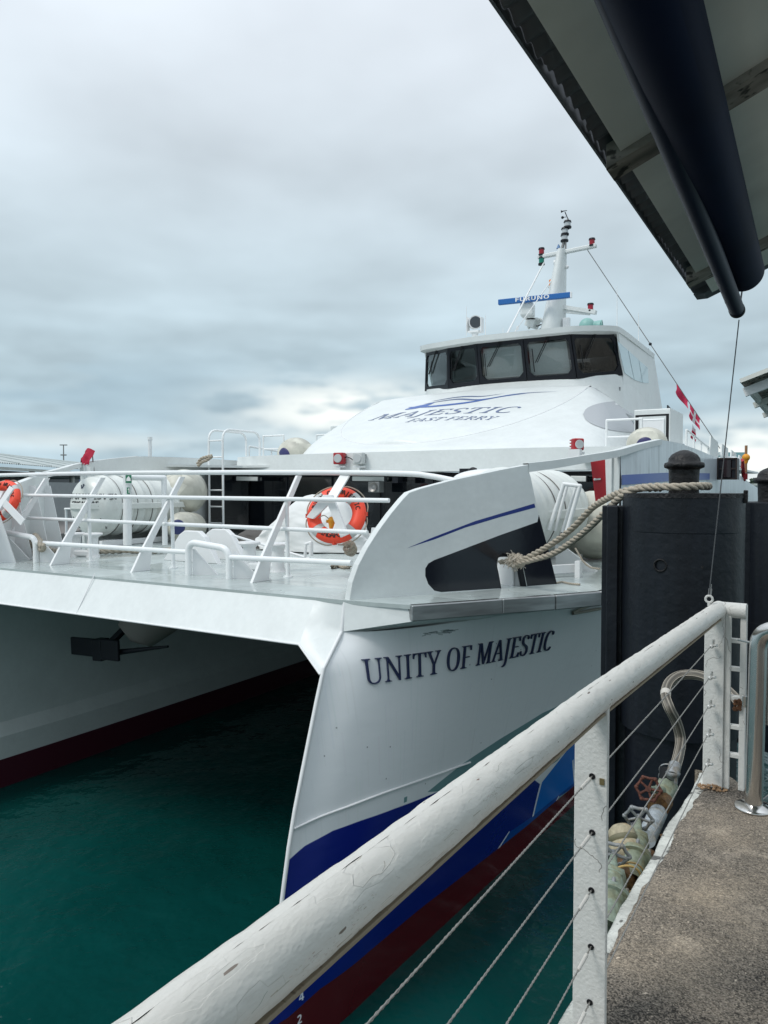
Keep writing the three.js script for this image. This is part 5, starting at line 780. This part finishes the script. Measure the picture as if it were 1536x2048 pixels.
// ---------------------------------------------------------------- roller blind
{
  const mCloth = new THREE.MeshPhysicalMaterial({ specularIntensity: .14, color: lin(.006, .012, .038), roughness: .6, map: tex(512, (u, v) => { const k = .7 + .6 * fbm(u * 3, v * 3, 3, 3, 532); return [k, k, k]; }, true, 1 / 1.2)});
  const mPipeN = new THREE.MeshPhysicalMaterial({ specularIntensity: .3, color: lin(.006, .012, .034), roughness: .45 });
  const b1 = P(1473, 618, { z: -3.92 }), b0 = P(1226, -6, { z: -1.55 }), bd = b0.clone().sub(b1), r1 = V(-.355, 5.545, -3.82), r0 = P(1312, 0, { z: -1.62 }).add(V(-.005, -.0, 0)), rd = r0.clone().sub(r1);
  const t = thing('roller_blind', 'dark navy rolled outdoor blind hanging under the canopy edge', 'blind', r1);
  const bE = b1.clone().addScaledVector(bd, 2.2), rE = r1.clone().addScaledVector(rd, 2.2);
  part(t, 'roller', [cyl(r1, rE, .088, .088, 40), sph(r1, .086, 28, 18).translate(0, 0, 0)], mCloth);
  part(t, 'bottom_bar', [cyl(b1, bE, .034, .034, 28)], mPipeN); const be = b1.clone().sub(bd.clone().setLength(.035)); part(t, 'bar_end_cap', [cyl(b1, be, .036, .036, 24), cyl(be, be.clone().add(V(0, -.02, -.02)), .008)], mRubber);
  part(t, 'cloth', [grid(120, 14, (u, v) => { const a = b1.clone().lerp(bE, u), c = r1.clone().lerp(rE, u).add(V(-.075, -.02, 0)); return a.lerp(c, v).add(V(-.012 * Math.sin(v * 3.14) + .004 * Math.sin(u * 40 + v * 4), 0, 0)); })], mCloth);
  part(t, 'pull_cord', [tube([r1.clone().add(V(-.06, -.08, .02)), r1.clone().add(V(-.07, -.14, .03)), b1.clone().add(V(.02, .09, .03)), b1.clone().add(V(.02, .03, .02))], .004, 20, 5)], mSteel);
}
// ---------------------------------------------------------------- second canopy further along
{
  const c = P(1480, 780, { z: -10 }), t = thing('far_canopy', 'second corrugated canopy with white frame at the right edge', 'canopy', c), SL = .36;
  const sy = (x) => c.y + (x - c.x) * SL;
  part(t, 'corrugated_sheet', [grid(900, 6, (u, v) => { const z = lerp(-10, -24, u), x = lerp(c.x, 4, v * v); return V(x, sy(x) + .1 + .014 * Math.sin(z / .1 * 6.283), z); })], mStain);
  part(t, 'end_beam', [bar(V(c.x + .02, sy(c.x) - .0, -10.3), V(4, sy(4), -10.3), .07, .11)], mWhite); part(t, 'eave_beam', [bar(V(c.x + .09, sy(c.x + .09) - .0, -10.4), V(c.x + .09, sy(c.x + .09) - .0, -24), .05, .09)], mSoffit);
  for (const z of [-11.7, -13.4, -15.1, -16.8, -18.5]) part(t, 'cross_rib', [bar(V(c.x + .02, sy(c.x) - .03, z), V(4, sy(4) - .03, z), .08, .08)], mSoffit);
  part(t, 'end_trim', [bar(V(c.x, sy(c.x) + .11, -10), V(4, sy(4) + .11, -10), .02, .05)], mSoffit); part(t, 'column', [cyl(V(3.2, -1, -12), V(3.2, sy(3.2), -12), .12), cyl(V(3.2, -1, -20), V(3.2, sy(3.2), -20), .12)], mSoffit);
}
// ---------------------------------------------------------------- water supply fittings below the pier edge
const tGrime = tex(256, (u, v) => { const n = fbm(u * 18, v * 18, 4, 18, 601), m = sm(.48, .7, fbm(u * 5, v * 5, 4, 5, 602)), k = .88 + (n - .5) * .28; return [k - m * .06, k - m * .11, k - m * .17]; }, true, 4);
const mGreen = S({ color: lin(.3, .35, .26), roughness: .6, map: tGrime }), mCream = S({ color: lin(.5, .44, .3), roughness: .6, map: tGrime }), mGalv = S({ color: lin(.36, .38, .39), metalness: .4, roughness: .55, map: tGrime }), mPVC = S({ color: lin(.5, .56, .6), roughness: .5, map: tGrime }), mBrass = S({ color: lin(.22, .14, .06), metalness: .3, roughness: .6, map: mRust.map });
function handwheel(t, c, axis, R, mat, name = 'handwheel') {
  const q = new THREE.Quaternion().setFromUnitVectors(V(0, 0, 1), axis.clone().normalize()), g = [], n = 48;
  const rim = new THREE.TorusGeometry(R, R * .14, 10, n); const p = rim.attributes.position; for (let i = 0; i < p.count; i++) { const a = Math.atan2(p.getY(i), p.getX(i)), k = 1 + .07 * Math.cos(a * 6); p.setXY(i, p.getX(i) * k, p.getY(i) * k); } rim.computeVertexNormals(); g.push(rim);
  for (let i = 0; i < 5; i++) { const a = i / 5 * 6.283; g.push(cyl(V(0, 0, 0), V(Math.cos(a) * R, Math.sin(a) * R, 0), R * .13, R * .1, 8)); } g.push(cyl(V(0, 0, -R * .2), V(0, 0, R * .2), R * .26, R * .26, 14));
  for (let i = 0; i < 6; i++) { const a = i / 6 * 6.283; g.push(sph(V(Math.cos(a) * R * 1.08, Math.sin(a) * R * 1.08, 0), R * .2, 10, 8)); }
  g.forEach((k) => { k.applyQuaternion(q); k.translate(c.x, c.y, c.z); }); return part(t, name, g, mat);
}
const px = (x, y, X = -.82) => P(x, y, { x: X });
{
  const a = px(1322, 1612), b = px(1342, 1545), ax = b.clone().sub(a).normalize(), t = thing('gate_valve', 'green gate valve with a rusty red handwheel below the pier edge', 'valve', a);
  const L = a.distanceTo(b), R = .052;
  part(t, 'body', [lathe([[.03, -.02], [.055, 0], [.055, .03], [.045, .05], [.062, L * .35], [.066, L * .5], [.06, L * .65], [.046, L * .72], [.05, L * .8], [.05, L * .9], [0, L * .9]].map((q) => q), 8, a, ax), sph(a.clone().lerp(b, .45), .062)], mGreen);
  const h = px(1297, 1578, -.86), bd = h.clone().sub(a.clone().lerp(b, .45)); part(t, 'stem', [cyl(a.clone().lerp(b, .45), h, .028, .016, 12)], mGreen);
  handwheel(t, h, bd.clone().add(V(.1, .1, .25)), .062, S({ color: lin(.15, .06, .045), roughness: .75, map: mRust.map }));
  part(t, 'rubber_coupling', [cyl(px(1335, 1562), px(1337, 1535), .052, .05, 24)], mRubber); part(t, 'hose_clip', [lathe([[.054, -.008], [.058, 0], [.054, .008]], 24, px(1336, 1556), ax), lathe([[.054, -.006], [.058, 0], [.054, .006]], 24, px(1337, 1543), ax), box(...px(1350, 1550).toArray(), .03, .03, .03)], mGalv);
  const d = px(1318, 1622), e = px(1292, 1678, -.8), t2 = thing('pvc_pipe', 'pale blue-grey plastic pipe stub under the red-wheeled valve', 'pipe', e); part(t2, 'tube', [cyl(e, d, .05, .05, 28)], mPVC); part(t2, 'rusty_flange', [cyl(px(1316, 1615), px(1326, 1602), .06, .058, 18)], mBrass);
  // suction hose
  const hs = [px(1348, 1542, -.78), px(1357, 1510, -.78), px(1361, 1480, -.8), px(1353, 1445, -.82), px(1338, 1415, -.85), ...[[1331, 1390, -5.1], [1338, 1366, -5.2], [1360, 1351, -5.3], [1395, 1350, -5.3], [1430, 1363, -5.2], [1462, 1388, -5.05], [1488, 1418, -4.9]].map((q) => P(q[0], q[1], { z: q[2] }))], t3 = thing('suction_hose', 'grey ribbed hose looping up behind the end post', 'hose', hs[0]);
  const hc = curve(hs); part(t3, 'hose', [tube(hc, .031, 120, 14)], S({ color: lin(.3, .27, .22), roughness: .5, map: tex(128, (u, v) => { const k = .7 + .3 * Math.sin(v * 6.283 * 8) * .5; return [k, k, k]; }, true, 1) }), { uv: true });
  const st = []; for (let i = 0; i < 6; i++) { const a0 = i / 6 * 6.283; const fr = hc.computeFrenetFrames(90); st.push(tube(Array.from({ length: 91 }, (_, k) => { const p = hc.getPointAt(k / 90), an = a0; return p.addScaledVector(fr.normals[k], Math.cos(an) * .0305).addScaledVector(fr.binormals[k], Math.sin(an) * .0305); }), .0026, 120, 4)); } part(t3, 'reinforcing_thread', st, S({ color: lin(.42, .38, .32), roughness: .6 }));
  part(t3, 'hose_coupling', [cyl(px(1345, 1552, -.78), px(1350, 1530, -.78), .037, .037, 18), lathe([[.037, 0], [.044, .012], [.037, .024]], 18, px(1346, 1550, -.78), V(0, 1, 0)), box(...px(1352, 1558, -.76).toArray(), .02, .06, .02, 0, .004)], mGalv);
  part(t3, 'tape_patch', [tube([hc.getPointAt(.475), hc.getPointAt(.505)], .033, 6, 14)], S({ color: lin(.55, .52, .47), roughness: .6 }));
}
function hydrant(base, top, label, col, wheelMat, R, s = 1) {
  const t = thing('hydrant_valve', label, 'valve', base), ax = top.clone().sub(base), L = ax.length();
  part(t, 'body', [lathe([[.05, -.16], [.055, -.04], [.07, 0], [.072, .02], [.058, .03], [.055, L * .42], [.048, L * .5], [.026, L * .66], [.02, L * .8], [.012, L * .97], [0, L * .97]].map((q) => [q[0] * s, q[1]]), 20, base, ax), lathe([[.058, -.005], [.066, 0], [.066, .022], [.058, .028]].map((q) => [q[0] * s, q[1]]), 6, base.clone().addScaledVector(ax, .4), ax)], col);
  { const fl = [cyl(base.clone().addScaledVector(ax, -.06), base.clone().addScaledVector(ax, .03), .082 * s, .082 * s, 24)]; part(t, 'flange', fl, col); const sd = V(ax.z, 0, -ax.x).normalize(), s2 = sd.clone().cross(ax).normalize(); for (let i = 0; i < 6; i++) { const a = i / 6 * 6.283 + .3, q = base.clone().addScaledVector(sd, Math.cos(a) * .068 * s).addScaledVector(s2, Math.sin(a) * .068 * s); part(t, 'bolt', [cyl(q, q.clone().addScaledVector(ax, .16), .009, .009, 6)], mGalv); } }
  part(t, 'spindle', [cyl(base.clone().addScaledVector(ax, .7), top, .012)], mGalv); handwheel(t, top, ax.clone().add(V(.0, .0, .04)), R, wheelMat); return t;
}
hydrant(px(1268, 1716, -.76), px(1277, 1636, -.8), 'pale green hydrant valve with a grey handwheel, farther from the near post', mGreen, mGalv, .062, 1.0);
hydrant(px(1219, 1795, -.76), px(1227, 1708, -.8), 'pale green hydrant valve with a grey handwheel, beside the near post', S({ color: lin(.34, .42, .34), roughness: .55, map: tGrime }), mGalv, .062, 1.05);
{
  const a = px(1256, 1716, -.79), b = px(1245, 1672, -.83), t = thing('strainer', 'cream plastic strainer body on a brass fitting between the two green valves', 'fitting', a), ax = b.clone().sub(a), L = ax.length();
  part(t, 'body', [lathe([[.04, -.03], [.078, 0], [.082, .02], [.078, .06], [.06, .075]], 28, a, ax)], mCream); part(t, 'clamp_ring', [lathe([[.062, .07], [.07, .078], [.07, .095], [.062, .1]], 28, a, ax)], S({ color: lin(.16, .15, .09), roughness: .6 })); part(t, 'cap', [lathe([[.066, .098], [.062, .13], [.04, .15], [0, .152]], 28, a, ax)], mCream);
  part(t, 'brass_fitting', [cyl(a.clone().addScaledVector(ax, -.9), a.clone().addScaledVector(ax, -.1), .058, .05, 16), cyl(px(1240, 1765, -.78), px(1254, 1735, -.78), .06, .055, 16)], mBrass);
  const hoop = (c, R, r, m, n, p2) => part(p2, n, [new THREE.TorusGeometry(R, r, 10, 48).rotateY(.6).rotateX(.3).translate(c.x, c.y, c.z)], m);
  const t2 = thing('coiled_hose', 'black hose coil wedged behind the green valves', 'hose', px(1270, 1680, -.9)); hoop(px(1276, 1690, -.9), .12, .017, mRubber, 'loop', t2); hoop(px(1278, 1702, -.88), .115, .017, mRubber, 'loop', t2); hoop(px(1272, 1684, -.93), .125, .014, S({ color: lin(.05, .05, .055), roughness: .5 }), 'loop', t2); hoop(px(1284, 1720, -.86), .1, .015, mRubber, 'loop', t2);
  const t3 = thing('yellow_cord', 'ochre cord looped round the brass fitting', 'cord', px(1250, 1740, -.76)); hoop(px(1248, 1760, -.74), .075, .005, S({ color: lin(.5, .34, .12), roughness: .7 }), 'loop', t3); hoop(px(1252, 1756, -.76), .085, .004, S({ color: lin(.45, .3, .12), roughness: .7 }), 'loop', t3);
  const t4 = thing('supply_pipe', 'dark supply pipe running along the outside of the pier edge', 'pipe', px(1230, 1900, -.78)); part(t4, 'tube', [cyl(V(-.8, 2.3, -1.2), V(-.8, 2.42, -4.6), .06, .06, 24)], mBrass); for (const z of [-2.6, -3.3, -3.9]) part(t4, 'flange', [cyl(V(-.8, 2.36, z), V(-.8, 2.36, z + .04), .1, .1, 20)], mBrass);
  const t5 = thing('elbow_pipe', 'pale green elbow pipe lowest beside the near post', 'pipe', px(1216, 1850, -.76)); part(t5, 'bend', [tube([px(1214, 1800, -.76), px(1216, 1850, -.76), px(1222, 1890, -.74), px(1228, 1930, -.8)], .052, 30, 18)], mGreen); part(t5, 'coupling', [cyl(px(1219, 1905, -.72), px(1221, 1890, -.72), .06, .06, 18)], mPVC);
  const t6 = thing('blue_fitting', 'small pale blue fitting at the bottom beside the near post', 'fitting', px(1214, 1955, -.72)); part(t6, 'knob', [sph(px(1213, 1958, -.72), .03, 16, 12), cyl(px(1212, 1975, -.72), px(1213, 1958, -.72), .034, .03, 16)], mPVC);
}
// loose wire by the handrail
{ const a = P(1512, 1648, { z: -5 }), t = thing('loose_wire', 'dark wire slanting over the water right of the handrail', 'wire', P(1512, 1668, { z: -4.6 })); part(t, 'line', [cyl(P(1512, 1610, { z: -5.2 }), P(1560, 1570, { z: -5.6 }), .004)], mSteel); }

// ---------------------------------------------------------------- background on the left: terminal shed
{
  const e0 = P(-220, 908, { y: 5.75 }), e1 = P(300, 949, { y: 5.75 }), d = e1.clone().sub(e0).setY(0).normalize(), n = V(d.z, 0, -d.x); if (n.dot(e0) < 0) n.negate();
  const L = e0.distanceTo(e1) * 1.0, t = thing('terminal_shed', 'low grey ferry terminal shed with a curved corrugated roof behind the bow', 'building', e0.clone().setY(0));
  const at = (s, w, y) => e0.clone().setY(y).addScaledVector(d, s).addScaledVector(n, w);
  const Rf = S({ color: lin(.5, .53, .53), roughness: .6, map: tPaint });
  part(t, 'roof', [grid(700, 10, (u, v) => at(u * L, v * 9, 5.75 + 1.3 * Math.sin(v * 1.35) + .035 * Math.sin(u * L / .28 * 6.283)))], Rf);
  for (let i = 0; i < 9; i++) part(t, 'roof_seam', [tube([0, .25, .5, .75, 1].map((v) => at((i + .5) * L / 9, v * 9, 5.8 + 1.3 * Math.sin(v * 1.35))), .04, 14, 6)], Rf);
  part(t, 'eave_gutter', [bar(at(0, .3, 5.5), at(L, .3, 5.5), .12, .14)], mSoffit); part(t, 'dark_soffit', [bar(at(0, 5, 5.35), at(L, 5, 5.35), 9, .1)], mPile);
  for (let i = 0; i < 6; i++) part(t, 'column', [cyl(at((i + .3) * L / 6, 1, 2.6), at((i + .3) * L / 6, 1, 5.5), .16, .16, 16)], mSoffit);
  part(t, 'wall', [bar(at(0, -.3, 3.7), at(L * 1.3, -.3, 3.7), .1, 2.3)], S({ color: lin(.3, .31, .32), roughness: .7, map: tPaint })); part(t, 'floor', [bar(at(-2, 0, 2.45), at(L * 1.3, 0, 2.45), 9, .3)], S({ color: lin(.16, .15, .14), roughness: .9 }));
  part(t, 'back_wall', [bar(at(0, 9, 4), at(L * 1.3, 9, 4), .2, 3.2)], mPile);
  const lp = P(127, 912, { z: -48 }), l = thing('roof_lamp_post', 'tiny twin-armed lamp post standing above the shed roof', 'lamp post', lp); part(l, 'pole', [cyl(lp.clone().add(V(0, -1.2, 0)), P(127, 891, { z: -48 }), .07, .05)], mSteel); part(l, 'lamp_arm', [bar(P(121, 890, { z: -48 }), P(133, 890, { z: -48 }), .2, .1)], mSteel); part(l, 'foot', [bar(P(123, 910, { z: -48 }), P(131, 910, { z: -48 }), .25, .12)], mSteel);
  const rp = P(183, 1058, { z: -19 }), r = thing('rope_stanchion', 'slim dark post with a slack chain on the far pontoon', 'barrier post', rp); part(r, 'post', [cyl(rp, P(183, 1022, { z: -19 }), .03)], mRubber); part(r, 'chain', [tube([P(150, 1022, { z: -19.5 }), P(166, 1030, { z: -19.2 }), P(183, 1023, { z: -19 }), P(205, 1031, { z: -18.9 }), P(230, 1024, { z: -18.8 })], .015, 30, 5)], mRubber);
  const pr = thing('pontoon_rail', 'white horizontal rail on the far pontoon seen through the bulwark opening', 'railing', P(200, 1018, { z: -16 })); part(pr, 'bar', [cyl(P(130, 1018, { z: -16 }), P(270, 1018, { z: -16 }), .04)], mPipeW); for (const x of [132, 268]) part(pr, 'post', [cyl(P(x, 1018, { z: -16 }), P(x, 1018, { z: -16 }).setY(2.6), .04)], mPipeW);
}
// far shore on the right
{
  const mTower = S({ color: lin(.24, .42, .44), roughness: .5 }), c = P(1450, 975, { d: 330 }), w = 8.5, t = thing('far_tower', 'pale teal tower with a flared top on the far shore', 'tower', V(c.x, 0, c.z));
  const y = (py) => 4.55 + (975 - py) / F * 330 * 1.0, W = (p) => p / F * 330;
  part(t, 'shaft', [box(c.x, (y(985) + y(918)) / 2, c.z, W(40), y(918) - y(1000), W(40), .5)], mTower); part(t, 'crown', [box(c.x, y(912), c.z, W(54), W(12), W(54), .5), box(c.x, y(928), c.z, W(30), W(24), W(30), .5)], mTower);
  for (let i = 0; i < 5; i++) part(t, 'mullion', [box(c.x + W(-14 + i * 7), y(950), c.z + W(22), W(1.6), W(60), W(1), .5)], S({ color: lin(.16, .3, .33), roughness: .4 }));
  const b = thing('far_building', 'low pale building at the foot of the teal tower', 'building', V(c.x, 0, c.z - 20)); part(b, 'wall', [box(c.x, y(990), c.z - 20, W(90), W(40), 20, .5)], S({ color: lin(.5, .53, .53), roughness: .7 })); part(b, 'roof', [box(c.x, y(969), c.z - 20, W(94), W(4), 21, .5)], mSoffit);
  const mLeaf = S({ color: lin(.035, .06, .04), roughness: .9 });
  for (let k = 0; k < 4; k++) { const q = P([1412, 1432, 1478, 1512][k], 972, { d: 420 }), tr = thing('far_tree', ['dark tree at the ship side end of the far shore', 'dark tree just left of the teal tower', 'dark tree just right of the teal tower', 'dark tree behind the right bollard'][k], 'tree', V(q.x, 0, q.z)); part(tr, 'trunk', [cyl(V(q.x, 0, q.z), V(q.x, 5, q.z), .6, .4)], mRubber); const g = []; for (let i = 0; i < 260; i++) { const a = rnd() * 6.28, r = Math.sqrt(rnd()) * 4.2, yy = 4 + rnd() * 5.5; const s = 1.1 - Math.abs(yy - 6.5) / 6; g.push(new THREE.TetrahedronGeometry(.5 + rnd() * .7).rotateX(rnd() * 6).rotateY(rnd() * 6).translate(q.x + Math.cos(a) * r * s, yy, q.z + Math.sin(a) * r * s)); } part(tr, 'crown', g, mLeaf); }
  const land = struct('far_shore', [box(60, -.2, -520, 500, 2.4, 120), box(-330, -.2, -420, 420, 2.4, 120)], S({ color: lin(.1, .12, .1), roughness: 1 }));
}
renderer.render(scene, camera);
